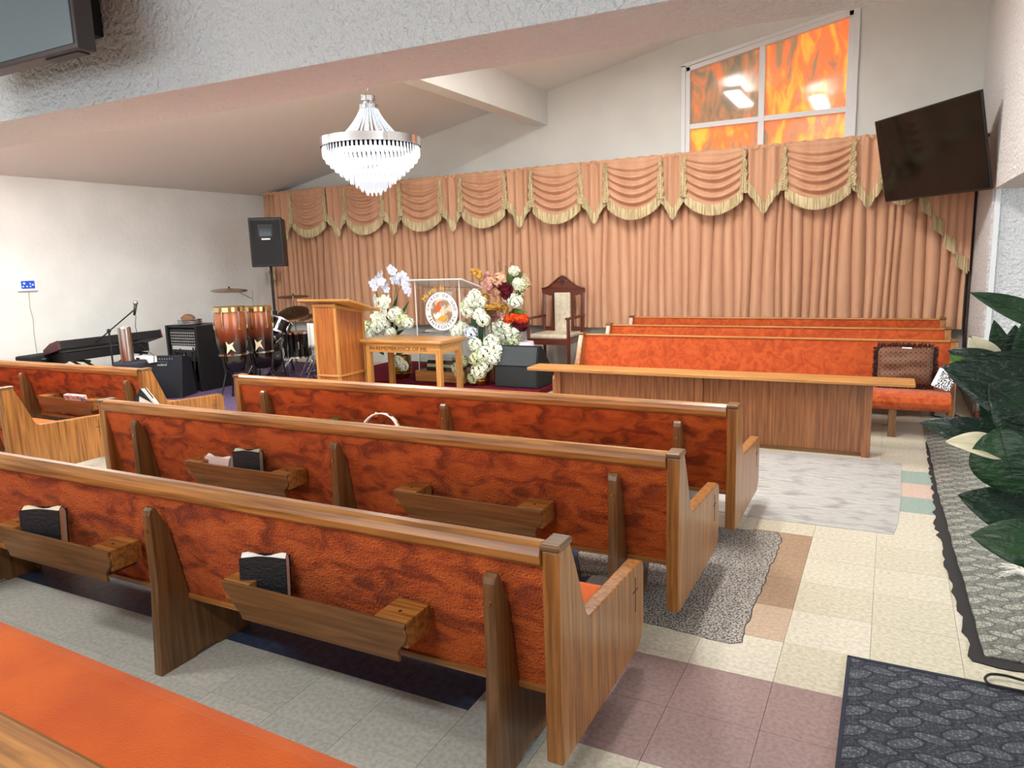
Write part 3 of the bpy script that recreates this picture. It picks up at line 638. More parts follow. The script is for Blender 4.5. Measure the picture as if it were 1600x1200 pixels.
M().prism([(-0.07,-0.10),(0.0,-0.05),(0.09,-0.05),(0.06,-0.10),(0.02,-0.13)],'z',0.006,0.008).build('open_book',mat('seal_orange',(236,160,60),0.5),seal).matrix_local=SM()
blk=mat('seal_letters',(50,50,66),0.5)
def arc_text(txt,rad,size,a0,a1,m,flip=False,name='lettering'):
    n=len(txt); mb=M()
    for i,ch in enumerate(txt):
        if ch==' ': continue
        a=a0+(a1-a0)*(i/(n-1)); 
        rot_=Matrix.Rotation(a+(math.pi/2 if flip else -math.pi/2),4,'Z')
        mm=SM(dy=0.002)@Matrix.Translation((rad*math.cos(a),rad*math.sin(a),0.002))@rot_
        g=text_mesh(ch,size,mm,0.001); mb.add(g.v,g.f)
    mb.build(name,m,seal)
arc_text('CHURCH OF GOD',0.185,0.055,R(172),R(8),blk)
arc_text('PENTECOSTAL',0.215,0.055,R(200),R(340),blk,True)
arc_text('Miami H',0.262,0.095,R(145),R(85),mat('seal_gold',(240,196,80),0.4,emit=0),name='gold_lettering')
t=tag(M().box(-5.12,-4.86,7.69,7.7,1.02,1.22).build('taped_paper',cream),'cream sheet of paper taped behind the seal on the acrylic pulpit','paper')
t.location=(0,0.09,0)
# ---------------------------------------------------------------- flowers
def petal_cluster(n,r,ps,seed,squash=1.0,five=5):
    rr=random.Random(seed); mb=M()
    for k in range(n):
        th=math.acos(1-2*(k+0.5)/n*0.93); ph=k*2.39996+rr.random()*0.5
        d=Vector((math.sin(th)*math.cos(ph),math.sin(th)*math.sin(ph),math.cos(th)*squash)); rad=r*rr.uniform(0.86,1.1)
        c=d*rad; dn=d.normalized(); a=dn.cross(Vector((0.3,0.2,1))).normalized(); b=dn.cross(a)
        for p_ in range(five):
            an=2*math.pi*p_/five+rr.random()*0.4; u=a*math.cos(an)+b*math.sin(an); v=a*-math.sin(an)+b*math.cos(an); s=ps*rr.uniform(0.8,1.15)
            mb.add([c,c+u*s*0.55+v*s*0.36+dn*s*0.22,c+u*s+dn*s*rr.uniform(-0.1,0.3),c+u*s*0.55-v*s*0.36+dn*s*0.22],[(0,1,2,3)])
    return mb
def fm(n,c,c2): return mat(n,c,0.75,rgb2=c2,scale=30,spec=0.2)
F={'white':fm('petal_white',(246,248,236),(214,224,196)),'blue':fm('petal_bluewhite',(232,236,248),(196,206,228)),'green':fm('petal_greenwhite',(226,232,196),(190,204,150)),
   'peach':fm('petal_peach',(238,200,170),(214,160,130)),'pink':fm('petal_pink',(232,186,182),(200,130,124)),'wine':fm('petal_wine',(104,24,40),(66,12,26)),
   'orange':fm('petal_orange',(236,96,36),(200,60,20)),'yellow':fm('petal_yellow',(232,188,104),(200,150,66))}
leafg=mat('leaf_dark',(30,66,34),0.45,rgb2=(18,44,24),scale=6); leafl=mat('leaf_fresh',(96,116,50),0.55,rgb2=(60,80,30),scale=9)
stem_m=mat('stem_green',(96,104,50),0.6); twig=mat('twig_brown',(84,52,36),0.7)
protos={}
def bloom(kind,colr,parent,loc,size=1.0,rz=0,tilt=0):
    key=(kind,colr)
    if key not in protos:
        if kind=='ball': mb=petal_cluster(46,0.085,0.036,1)
        elif kind=='rose': mb=petal_cluster(22,0.042,0.035,2,0.8)
        elif kind=='orchid':
            mb=M()
            for k in range(5):
                a=2*math.pi*k/5+0.3; u=Vector((math.cos(a),0,math.sin(a))); v=Vector((-math.sin(a),0,math.cos(a)))
                mb.add([(0,0,0),tuple(u*0.03+v*0.022+Vector((0,-0.008,0))),tuple(u*0.052+v*0.012+Vector((0,-0.004,0))),tuple(u*0.052-v*0.012+Vector((0,-0.004,0))),tuple(u*0.03-v*0.022+Vector((0,-0.008,0)))],[(0,1,2,3,4)])
            mb.sph((0,-0.01,-0.004),0.009,6,4)
        elif kind=='spray':
            mb=M(); rr=random.Random(5)
            for k in range(26):
                c=Vector((rr.uniform(-1,1)*0.03,rr.uniform(-1,1)*0.03,k*0.0075)); mb.sph(c,rr.uniform(0.006,0.011),5,4)
        o=mb.build('flower_head',F[colr],parent); protos[key]=o.data
    else:
        o=bpy.data.objects.new('flower_head',protos[key]); COL.objects.link(o); o.parent=parent
    o.location=loc; o.scale=(size,size,size); o.rotation_euler=(R(tilt),0,R(rz)); return o
def blade(mb,base,tip,wd,droop=0.0,n=8,nrm=Vector((0,-1,0.3)),fold=0.15,shape=0.8):
    base=Vector(base);tip=Vector(tip); L=(tip-base).length; ax=(tip-base).normalized(); sd=ax.cross(nrm).normalized(); nn=sd.cross(ax).normalized()
    vs=[];fs=[]
    for i in range(n+1):
        t_=i/n; w_=wd/2*(math.sin(math.pi*min(1,t_**shape*0.98+0.02))**0.8 if 0<t_<1 else 0.02)
        c=base+(tip-base)*t_+nn*(math.sin(t_*math.pi)*droop*L)+Vector((0,0,-0.0))
        vs+=[c-sd*w_-nn*w_*fold*-1,c-sd*w_*0.5+nn*w_*fold*0.2,c,c+sd*w_*0.5+nn*w_*fold*0.2,c+sd*w_+nn*w_*fold]
    for i in range(n):
        for k in range(4): fs.append((i*5+k,i*5+k+1,(i+1)*5+k+1,(i+1)*5+k))
    mb.add(vs,fs)
def gpot(t,r=0.13,h=0.30):
    o=M().lathe([(0.0,0),(r*0.66,0),(r*0.72,0.01),(r*0.95,h*0.35),(r,h*0.7),(r*0.97,h),(r*0.86,h),(r*0.86,h-0.03),(0.0,h-0.03)],28).build('gold_pot',gold,t,smooth=False,bevel=0.0)
    rb=M()
    for k in range(7): 
        z=h*(0.25+0.1*k); q=r*(0.90+0.1*math.sin(math.pi*min(1,k/6+0.2)))
        rb.lathe([(q*0.99,z-0.006),(q*1.02,z),(q*0.99,z+0.006)],28)
    rb.build('ribs',gold,o); return o
def rel(px,py,y,t): 
    return at(px,py,y=y)-Vector(t.location)
# left arrangement
t=thing('potted_orchids','tall bluish-white orchids over white hydrangeas in a gold pot left of the acrylic pulpit','flowers',(-5.78,7.90,0.07))
gpot(t,0.135,0.30)
st=M(); lf=M()
for pts in (((612,560),(600,500),(592,470),(585,445),(583,440)),((612,560),(614,490),(618,450),(612,428)),((614,560),(616,500),(622,455),(632,440),(638,455)),((610,560),(592,500),(590,480))):
    st.tube([rel(px,py,7.86,t) for px,py in pts],0.004,6)
st.build('stems',stem_m,t)
rr=random.Random(11)
for px,py in ((583,443),(588,438),(592,432),(596,440),(600,446),(586,450),(597,428),(611,421),(615,424),(617,437),(622,432),(629,430),(625,439),(632,436),(634,446),(636,453),(640,458),(604,452)):
    bloom('orchid','blue',t,rel(px,py,7.82+rr.uniform(-.05,.05),t),rr.uniform(1.0,1.35),rr.uniform(-40,40),rr.uniform(-20,20))
for px,py in ((588,470),(594,478),(590,486),(600,470),(602,480),(594,494),(600,492),(588,496),(606,472)):
    bloom('orchid','white',t,rel(px,py,7.76+rr.uniform(-.05,.05),t),rr.uniform(1.4,1.9),rr.uniform(-40,40),rr.uniform(-20,20))
for px,py,s in ((573,512,1.0),(590,512,1.15),(601,508,0.9),(618,492,1.15),(628,500,1.1),(637,505,0.9),(611,520,0.8),(622,565,0.85),(630,572,0.8),(582,520,1.0)):
    bloom('ball','white' if rr.random()<0.75 else 'green',t,rel(px,py,7.74,t),s*0.95,rr.uniform(0,360))
for a,b in (((608,520),(606,470)),((612,520),(622,460)),((604,520),(596,480)),((618,522),(640,470)),((600,555),(585,530)),((618,555),(640,545)),((612,530),(632,515))):
    blade(lf,rel(*a,7.88,t),rel(*b,7.84,t),0.07,0.08)
lf.build('leaves',leafg,t,smooth=True)
# right arrangement
t=thing('potted_hydrangeas','white hydrangeas cascading out of a gold pot right of the communion table','flowers',(-4.47,7.74,0.07))
gpot(t,0.13,0.26)
for px,py,s,c in ((742,462,.9,'white'),(735,472,1.0,'white'),(732,485,1.1,'white'),(748,490,1.0,'white'),(722,512,1.0,'white'),(713,518,.9,'white'),(736,520,.95,'blue'),(742,538,1.0,'white'),(729,478,.9,'green'),(755,500,.95,'white'),
   (768,535,1.1,'white'),(775,548,1.1,'white'),(757,552,1.2,'white'),(745,560,1.1,'green'),(760,568,1.1,'white'),(748,580,1.1,'white'),(740,590,.9,'green'),(772,560,.9,'white'),(714,575,.8,'green'),(722,565,.9,'green'),(718,585,.7,'green'),(750,472,.9,'white')):
    bloom('ball',c,t,rel(px,py,7.66+rr.uniform(-.05,.05),t),s*0.92,rr.uniform(0,360))
lf=M()
for a,b in (((748,580),(735,555)),((750,580),(765,520)),((748,540),(722,500)),((752,540),(760,480)),((745,540),(742,470))): blade(lf,rel(*a,7.74,t),rel(*b,7.72,t),0.08,0.1)
lf.build('leaves',leafg,t,smooth=True)
st=M()
for b in ((735,480),(722,515),(768,535),(742,465)): st.tube([rel(750,585,7.74,t),rel(748,550,7.74,t),rel(*b,7.70,t)],0.005,6)
st.build('stems',stem_m,t)
# tall autumn arrangement
t=thing('autumn_arrangement','tall mixed arrangement of peach, wine and white flowers behind the pulpit','flowers',(-4.28,8.35,0.07))
M().lathe([(0,0),(0.12,0),(0.13,0.02),(0.10,0.3),(0.09,0.45),(0.10,0.5),(0.07,0.5),(0,0.45)],20).build('vase',mat('grey_vase',(176,176,180),0.4),t,smooth=True)
for px,py,k,c,s in ((746,427,'rose','yellow',1.1),(741,424,'rose','yellow',1.0),(749,432,'rose','yellow',.9),(757,438,'orchid','pink',1.3),(766,440,'rose','peach',1.4),(781,437,'rose','peach',1.9),(764,447,'rose','pink',1.0),
    (770,455,'rose','peach',1.4),(778,455,'rose','peach',1.2),(756,467,'rose','yellow',1.4),(785,447,'rose','wine',1.3),(792,452,'rose','wine',1.4),(791,460,'rose','wine',1.3),(803,423,'rose','white',1.3),(811,443,'rose','white',1.6),
    (800,468,'ball','white',.95),(807,472,'ball','white',.9),(776,480,'rose','yellow',1.3),(765,483,'rose','yellow',1.3),(788,482,'rose','yellow',1.1),(775,492,'rose','pink',1.7),(782,500,'rose','pink',1.5),(768,500,'rose','pink',1.3),(762,428,'rose','pink',.7)):
    bloom(k,c,t,rel(px,py,8.25+rr.uniform(-.06,.06),t),s,rr.uniform(0,360))
for px,py,rz,tl,c in ((806,460,0,0,'green'),(815,462,0,0,'green'),(822,452,0,0,'green'),(828,446,0,0,'green')):
    bloom('spray',c,t,rel(px,py,8.25,t),0.8,rr.uniform(0,360),rr.uniform(-40,40))
lf=M()
for k in range(26):
    a=rel(798+rr.uniform(-4,4),465+rr.uniform(-6,6),8.32,t); b=rel(rr.uniform(793,818),rr.uniform(418,470),8.28,t); blade(lf,a+(b-a)*0.55,b,0.05,0.1,5)
for k in range(8): blade(lf,rel(800,485,8.3,t),rel(rr.uniform(790,826),rr.uniform(478,498),8.2,t),0.06,0.1,5)
lf.build('leaves',leafl,t,smooth=True)
st=M()
for b in ((779,408),(799,410),(803,418),(768,440),(828,446),(790,415),(812,425)): st.tube([rel(790,520,8.38,t),rel(790,480,8.36,t),rel(*b,8.3,t)],0.004,5)
st.build('twigs',twig,t)
for px,py,c in ((795,500,'orange'),(803,497,'orange'),(811,499,'orange'),(817,498,'orange'),(808,505,'wine'),(816,510,'wine'),(800,512,'wine')):
    bloom('rose',c,t,rel(px,py,8.10,t),1.3,rr.uniform(0,360))
t=thing('hydrangea_vase','white hydrangeas in a pale vase directly behind the black floor monitor','flowers',(-4.05,8.18,0.07))
M().lathe([(0,0),(0.10,0),(0.11,0.02),(0.12,0.35),(0.10,0.5),(0.08,0.5),(0,0.46)],20).build('vase',mat('pale_vase',(206,204,208),0.35),t,smooth=True)
for px,py,s in ((775,515,1.0),(786,511,1.1),(796,514,1.0),(803,520,1.0),(781,524,1.1),(793,526,1.1),(802,532,.9),(788,536,.9)): bloom('ball','white' if s>.95 else 'green',t,rel(px,py,8.1,t),s,rr.uniform(0,360))
# gold geometric stand
t=thing('gold_wire_stand','gold wire flower stand with a round tray among the flowers','stand',(-4.50,8.02,0.07))
a=Vector(t.location)
mb=M()
for dx,dy in ((-0.11,-0.11),(0.11,-0.11),(0.11,0.11),(-0.11,0.11)): mb.tube([(dx,dy,0),(dx,dy,0.90)],0.006,6)
mb.build('uprights',gold,t)
mb=M()
for z in (0.30,0.90): mb.tube([(-0.11,-0.11,z),(0.11,-0.11,z),(0.11,0.11,z),(-0.11,0.11,z),(-0.11,-0.11,z)],0.006,6)
mb.build('rings',gold,t)
M().lathe([(0,0.90),(0.15,0.905),(0.17,0.92),(0.165,0.925),(0,0.912)],24).build('tray',gold,t,smooth=True)
# ---------------------------------------------------------------- floor monitor
t=thing('floor_monitor','black wedge-shaped stage monitor at the right corner of the platform','speaker',(-3.93,7.64,0.07))
M().prism([(0.0,0.0),(0.40,0.0),(0.46,0.16),(0.14,0.50),(0.06,0.50),(0.0,0.28)],'x',-0.29,0.29).build('cabinet',blackr,t,bevel=0.008)
M().prism([(-0.006,0.275),(0.052,0.492),(0.062,0.488),(0.004,0.272)],'x',-0.27,0.27).build('grille',mat('dark_grille',(58,64,68),0.7,bump=0.3,bscale=200),t)
M().box(-0.27,0.27,-0.004,0.0,0.02,0.25).build('front_face',mat('dark_face',(34,37,40),0.75),t)
for x in (-0.25,0.25): M().lathe([(0,-0.006),(0.016,-0.006),(0.016,0.0),(0,0.0)],10,mtx=Matrix.Translation((x,0,0.035))@Matrix.Rotation(R(90),4,'X')).build('corner_screw',black,t)
# ---------------------------------------------------------------- bishop chair
t=thing('pulpit_chair','dark wooden armchair with pointed crest and cream upholstery on the platform','chair',(-3.93,8.85,0.07))
for x in (-0.285,0.285):
    M().tube([(x,-0.25,0),(x,-0.25,0.74)],0.024,4).build('leg',mahog,t); M().tube([(x,0.25,0),(x,0.25,0.46),(x,0.28,1.12)],0.024,4).build('leg',mahog,t)
    M().box(x-0.03,x+0.03,-0.29,0.27,0.735,0.765).build('armrest',mahogx,t,bevel=0.008)
    M().box(x-0.015,x+0.015,-0.24,0.24,0.42,0.49).build('side_rail',mahogx,t)
M().box(-0.28,0.28,-0.27,-0.24,0.41,0.49).build('seat_rail',mahogx,t); M().box(-0.28,0.28,0.235,0.265,0.41,0.49).build('seat_rail',mahogx,t)
cr=[(-0.31,1.06),(-0.31,1.11),(-0.27,1.115),(-0.20,1.14),(-0.12,1.20),(-0.05,1.255),(0.0,1.275),(0.05,1.255),(0.12,1.20),(0.20,1.14),(0.27,1.115),(0.31,1.11),(0.31,1.06),(0.2,1.02),(-0.2,1.02)]
c_=M().prism(cr,'y',0.255,0.30).build('crest',mahogx,t,bevel=0.005)
M().tube([(x,0.252,z+0.006) for x,z in cr[1:12]],0.012,6).build('crest_moulding',mahogx,c_,smooth=True)
M().prism([(-0.04,1.21),(0.0,1.25),(0.04,1.21),(0.02,1.18),(0,1.16),(-0.02,1.18)],'y',0.244,0.256).build('carved_shell',mat('dark_carving',(56,26,18),0.5),c_)
M().box(-0.27,0.27,0.25,0.28,0.55,0.60).build('cross_rail',mahogx,t)
cre=mat('cream_velvet',(222,212,190),0.7,rgb2=(200,188,160),scale=18,bump=0.4,bscale=40,coat=0.3)
M().box(-0.265,0.265,-0.26,0.24,0.485,0.545).build('seat_cushion',cre,t,bevel=0.02)
M().box(-0.115,0.115,0.215,0.27,0.53,1.06).build('back_cushion',cre,t,bevel=0.015)
for x in (-0.14,0.14): M().box(x-0.012,x+0.012,0.235,0.27,0.49,1.05).build('back_stile',mahog,t)
# ---------------------------------------------------------------- chandelier
CHX,CHY=at(580,230,y=4.75).x,4.75
def chz(py): return at(580,py,y=4.75).z
t=thing('chandelier','lit crystal chandelier with chrome band, tiered below like an inverted cone','chandelier',(CHX,CHY,chz(226)))
crys=mat('lit_crystal',(206,212,220),0.1,emit=0.42)
crysb=mat('lit_crystal_core',(235,240,246),0.1,emit=0.9); crys2=mat('crystal_strand',(196,202,210),0.08,emit=0.3,spec=0.8)
z0=chz(226)
zt=chz(141)-z0
M().tube([(0,0,zt),(0,0,zc(CHX)-z0)],0.008,8).build('suspension_rod',chrome,t)
M().lathe([(0,zc(CHX)-z0-0.04),(0.07,zc(CHX)-z0-0.03),(0.075,zc(CHX)-z0-0.005),(0,zc(CHX)-z0-0.005)],20).build('ceiling_rose',chrome,t,smooth=True)
z1=chz(148)-z0; z2=chz(160)-z0; z3=chz(170)-z0
M().lathe([(0.0,z1),(0.055,z1),(0.06,z1-0.01),(0.06,z2+0.01),(0.05,z2),(0.03,z2-0.012),(0.06,z2-0.02),(0.075,z3+0.03),(0.075,z3),(0.0,z3)],24).build('crown',chrome,t,smooth=False)
rad=0.385
zr1=0.04; zr0=-0.02
M().lathe([(rad,zr0),(rad+0.004,zr0),(rad+0.004,zr1),(rad,zr1),(rad-0.004,zr1),(rad-0.004,zr0)],64).build('chrome_band',chrome,t,smooth=False)
st=M()
for k in range(30):
    a=2*math.pi*k/30
    for q in range(17):
        f=q/16; r_=0.065+(0.235-0.065)*(f**1.5*0.75+0.25*f); z=z3+(zr1-z3)*f
        st.sph((r_*math.cos(a),r_*math.sin(a),z),0.0085,5,4)
st.build('bead_strands',crys2,t,kind='stuff')
M().lathe([(0.225,zr1-0.005),(0.245,zr1-0.005),(0.245,zr1+0.006),(0.225,zr1+0.006)],40).build('inner_ring',chrome,t)
zb=chz(305)-z0
NT=10
for i in range(NT):
    f=i/(NT-1); r_=rad*0.97*(1-f**1.15)+0.055*f**1.15; zz=-0.02+(zb+0.08+0.02)*(f**0.95); 
    if i==0: r_=rad*0.96
    mb=M(); n=max(10,int(2*math.pi*r_/0.034))
    for k in range(n):
        a=2*math.pi*k/n; c=Vector((r_*math.cos(a),r_*math.sin(a),0)); h=0.085
        u=Vector((math.cos(a),math.sin(a),0)); v=Vector((-u.y,u.x,0))
        pts=[(c+v*sx*0.010+u*su*0.006+Vector((0,0,zz-dz))) for dz,sc_ in ((0,0.6),(0.012,1),(h-0.02,1),(h,0.3)) for sx,su in ((-sc_,0),(0,-sc_),(sc_,0),(0,sc_))]
        fs=[]
        for L_ in range(3):
            for q in range(4): fs.append((L_*4+q,L_*4+(q+1)%4,(L_+1)*4+(q+1)%4,(L_+1)*4+q))
        fs+=[(0,1,2,3),(15,14,13,12)]
        mb.add(pts,fs)
    mb.build('crystal_tier',crysb if i in (1,2,3,4,6) else crys,t,kind='stuff')
l=bpy.data.lights.new('chandelier_light','POINT'); l.energy=18; l.shadow_soft_size=0.18; l.color=(1,0.99,0.96)
o=bpy.data.objects.new('chandelier_light',l); COL.objects.link(o); o.location=(CHX,CHY,z0-0.75)
# ---------------------------------------------------------------- televisions
def quad_tv(name,label,BR,BL,TL,TR,th,scr,cat='television'):
    c=(BR+BL+TL+TR)/4; ux=(BR-BL).normalized(); uz=((TL+TR)/2-(BL+BR)/2); uz=(uz-ux*uz.dot(ux)); hh=uz.length; uz.normalize(); n=uz.cross(ux)
    w_=((BR-BL).length+(TR-TL).length)/2
    t=thing(name,label,cat,c); mt=Matrix((( ux.x,n.x,uz.x),(ux.y,n.y,uz.y),(ux.z,n.z,uz.z)))
    t.rotation_euler=mt.to_euler()
    # local -y is towards the viewer
    M().box(-w_/2,w_/2,0.0,th,-hh/2,hh/2).build('housing',black,t,bevel=0.004)
    M().box(-w_/2+0.012,w_/2-0.012,-0.003,0.001,-hh/2+0.018,hh/2-0.012).build('screen',scr,t)
    return t,w_,hh
def D(px,py,d): 
    q=rt*((px-800)/FPX)+up*(-(py-600)/FPX)+fwd; p=q*d; p.z+=EYE; return p
zr=6.3
def Dperp(px,py,ref,ax):
    q=rt*((px-800)/FPX)+up*(-(py-600)/FPX)+fwd; o=Vector((0,0,EYE)); tt=(ref-o).dot(ax)/q.dot(ax); return o+q*tt
BRc,BLc=D(1549,296,zr),D(1383,316,zr*1.235); axx=(BRc-BLc).normalized()
t,w_,hh=quad_tv('wall_television','large black television tilted down at the right end of the curtain',BRc,BLc,Dperp(1368,190,BLc,axx),Dperp(1531,140,BRc,axx),0.022,mat('tv_black',(6,6,7),0.1,spec=0.3))
M().box(-0.3,0.3,0.045,0.075,-0.2,0.2).build('mount_plate',black,t)
cc=t.matrix_basis.inverted() if False else None
bpy.context.view_layer.update()
inv=t.matrix_world.inverted()
wl=inv@Vector((0.765,8.55,2.62)); 
M().tube([(0.2,0.075,0.05),(0.35,0.2,0.02),tuple(wl)],0.018,8).build('mount_arm',black,t)
M().tube([(0.2,0.075,-0.08),(0.35,0.2,-0.08),tuple(inv@Vector((0.765,8.55,2.48)))],0.018,8).build('mount_arm',black,t)
t=thing('beam_television','flat television with a grey reflection as screen colour hung on the cross beam, upper left corner','television',(-3.95,2.27,2.92))
M().box(-0.67,0.64,-0.045,0.045,-0.32,0.33).build('housing',mat('tv_dark',(58,50,50),0.4),t,bevel=0.006)
M().box(-0.655,0.615,-0.050,-0.044,-0.295,0.32).build('screen',mat('tv_grey_reflection',(104,118,124),0.25,spec=0.5),t)  # grey-blue base colour stands in for the screen's reflection
M().box(-0.2,0.2,0.045,0.40,-0.1,0.1).build('mount',black,t)
M().box(0.35,0.60,-0.02,0.035,-0.326,-0.319).build('vent_grille',black,t)
# ---------------------------------------------------------------- wall control and its wire
t=thing('wall_panel','small white wall control with a blue lit display on the left wall','control panel',(-9.495,5.32,1.475))
M().box(0.0,0.03,-0.115,0.115,-0.075,0.075).build('casing',white_m,t,bevel=0.006)
M().box(0.03,0.033,-0.08,0.08,-0.045,0.05).build('display',mat('blue_display',(40,70,170),0.3,emit=0.5),t)
for y,z,r_ in ((-0.045,0.02,0.014),(-0.06,-0.018,0.01),(-0.015,-0.018,0.01),(0.025,0.015,0.009),(0.025,-0.02,0.009),(0.055,0.0,0.012)):
    M().lathe([(0,0.033),(r_,0.033),(r_,0.035),(0,0.035)],10,mtx=Matrix.Translation((0,y,z))@Matrix.Rotation(R(90),4,'Y')).build('icon',mat('display_icon',(170,200,250),0.3,emit=0.6),t)
tag(M().tube([at(45,457,x=-9.49),at(47,480,x=-9.49),at(52,500,x=-9.488),at(53,520,x=-9.49),at(59,560,x=-9.49),at(60,600,x=-9.49)],0.004,6).build('thin_wire',mat('pale_wire',(170,164,150),0.6),smooth=True),'thin pale wire running down the wall from the blue-lit control','wire')
# ---------------------------------------------------------------- PA speaker on a pole
t=thing('pa_speaker','black loudspeaker on a pole high in the left front corner','speaker',(-8.15,8.05,1.60),R(36))
M().prism([(-0.20,0.0),(0.20,0.0),(0.20,0.68),(-0.20,0.70)],'x',-0.23,0.23).build('cabinet',black,t,bevel=0.012)
g=M().box(-0.205,0.205,-0.208,-0.2,0.03,0.66).build('grille',mat('black_mesh',(15,15,17),0.6,bump=0.4,bscale=220),t)
M().box(-0.10,0.10,-0.212,-0.207,0.42,0.60).build('horn_frame',mat('horn_grey',(38,38,42),0.5),g)
M().box(-0.08,0.08,-0.214,-0.211,0.44,0.58).build('horn_mouth',blackg,g)
M().box(-0.06,0.06,-0.215,-0.208,0.385,0.405).build('badge',steel,g)
t=thing('speaker_pole_stand','black tripod pole stand carrying the corner loudspeaker','stand',(-8.15,8.05,0))
M().tube([(0,0,0.35),(0,0,1.6)],0.02,10).build('pole',black,t)
M().tube([(0,0,0.80),(0,0,0.95)],0.035,10).build('collar',black,t)
for k in range(3):
    a=R(90+120*k); M().tube([(0,0,0.85),(0.30*math.cos(a),0.30*math.sin(a),0.012)],0.012,6).build('leg',black,t)
# ---------------------------------------------------------------- drums
def drum(name,label,cat,loc,r_,h_,rx=0,ry=0,rz=0,shell=None,head=None,lugs=8,resonant=True):
    t=thing(name,label,cat,loc); t.rotation_euler=(R(rx),R(ry),R(rz))
    M().lathe([(r_*0.97,0),(r_,0),(r_,h_),(r_*0.97,h_)],32).build('shell',shell or blackg,t,smooth=False)
    hd=head or mat('drum_head',(226,224,216),0.5)
    M().lathe([(0,h_),(r_*0.98,h_),(r_*0.98,h_+0.004),(0,h_+0.004)],32).build('batter_head',hd,t)
    if resonant: M().lathe([(0,-0.004),(r_*0.98,-0.004),(r_*0.98,0),(0,0)],32).build('resonant_head',hd,t)
    for z in (0.0,h_): M().lathe([(r_+0.002,z-0.012),(r_+0.012,z-0.012),(r_+0.012,z+0.012),(r_+0.002,z+0.012)],32).build('hoop',chrome,t)
    lg=M()
    for k in range(lugs):
        a=2*math.pi*k/lugs; c=Vector((r_*math.cos(a),r_*math.sin(a),0))
        lg.box(c.x-0.010,c.x+0.010,c.y-0.010,c.y+0.010,h_*0.35,h_*0.65); lg.tube([(c.x*1.05,c.y*1.05,0.0),(c.x*1.05,c.y*1.05,h_)],0.003,5)
    lg.build('lugs',chrome,t); return t
dk=mat('smoked_head',(60,56,54),0.4)
t=drum('bass_drum','black bass drum lying on its side, chrome hoops, behind the congas','drum',at(410,560,y=7.75),0.31,0.36,rx=90,rz=22,head=mat('bass_head',(40,40,46),0.3))
t.location.z=0.33
for s in (-1,1): M().tube([(s*0.24,0.16,0.05),(s*0.40,0.30,0.08)],0.008,6).build('spur',chrome,t)
drum('rack_tom','small black tom with chrome hoops tilted above the bass drum','drum',at(431,520,y=7.75)+Vector((0,0,0)),0.175,0.19,rx=-30,ry=6,head=dk)
drum('floor_tom','black floor tom on chrome legs left of the lectern','drum',(at(466,548,y=7.75).x,7.75,0.33),0.19,0.34)
t=[o for o in bpy.data.objects if o.name.startswith('floor_tom')][0]
for k in range(3):
    a=R(30+120*k); M().tube([(0.2*math.cos(a),0.2*math.sin(a),0.2),(0.2*math.cos(a),0.2*math.sin(a),-0.28),(0.24*math.cos(a),0.24*math.sin(a),-0.328)],0.007,6).build('leg',chrome,t)
drum('snare_drum','shallow snare drum on a chrome stand between bass drum and floor tom','drum',(at(452,545,y=8.2).x,8.25,0.42),0.17,0.13,rx=6,shell=chrome)
def tripod(parent,ztop,spread=0.26,zs=0.35,rr_=0.008,m=chrome):
    M().tube([(0,0,0.12),(0,0,ztop)],rr_*1.1,8).build('stem',m,parent)
    for k in range(3):
        a=R(20+120*k)
        l_=M().tube([(0,0,zs),(spread*math.cos(a),spread*math.sin(a),0.012)],rr_,6).build('leg',m,parent)
        M().sph((spread*math.cos(a),spread*math.sin(a),0.014),0.014,8,6).build('foot',rubber,l_)
        M().tube([(0,0,0.14),(spread*0.5*math.cos(a),spread*0.5*math.sin(a),zs*0.5)],rr_*0.7,6).build('brace',m,parent)
t=thing('snare_stand','chrome tripod under the snare drum','stand',(at(452,545,y=8.2).x,8.25,0)); tripod(t,0.40,0.2,0.25)
def cymbal(px,py,y,r_,rx,ry,label,col=brass,boom=None,foot=None):
    p=at(px,py,y=y); base=foot or (p.x,p.y)
    t=thing('cymbal_stand',label,'cymbal',(base[0],base[1],0))
    tripod(t,p.z-0.12 if boom else p.z-0.03,0.27,0.4)
    dx,dy=p.x-base[0],p.y-base[1]
    M().tube([(0,0,p.z-0.14),(dx,dy,p.z+0.03)],0.006,6).build('rod',chrome,t)
    mt=Matrix.Translation((dx,dy,p.z))@Matrix.Rotation(R(rx),4,'X')@Matrix.Rotation(R(ry),4,'Y')
    c=M().lathe([(0.008,0.022),(0.03,0.018),(0.045,0.006),(r_*0.6,0.0),(r_,-0.010),(r_,-0.012),(r_*0.6,-0.002),(0.045,0.003),(0.008,0.019)],36,mtx=mt).build('cymbal',col,t,smooth=True)
    M().lathe([(0,0.018),(0.012,0.02),(0.010,0.045),(0,0.048)],10,mtx=mt).build('wing_nut',black,c)
    return t
cymbal(358,453,7.0,0.235,4,6,'large pale cymbal above the congas',mat('pale_cymbal',(196,180,160),0.35,metal=1),foot=(at(358,453,y=7.0).x+0.10,7.30))
cymbal(458,463,8.8,0.25,-6,-6,'thin brass cymbal nearest the curtain, seen edge-on',mat('aged_cymbal',(140,100,62),0.4,metal=1))
cymbal(458,489,8.1,0.23,24,10,'dark aged cymbal tilted low behind the toms',mat('dark_cymbal',(104,78,56),0.45,metal=1),foot=(at(458,489,y=8.1).x+0.22,8.35))
cymbal(484,494,8.0,0.17,18,-8,'pair of small hi-hat cymbals beside the lectern',mat('hat_cymbal',(150,112,78),0.4,metal=1))
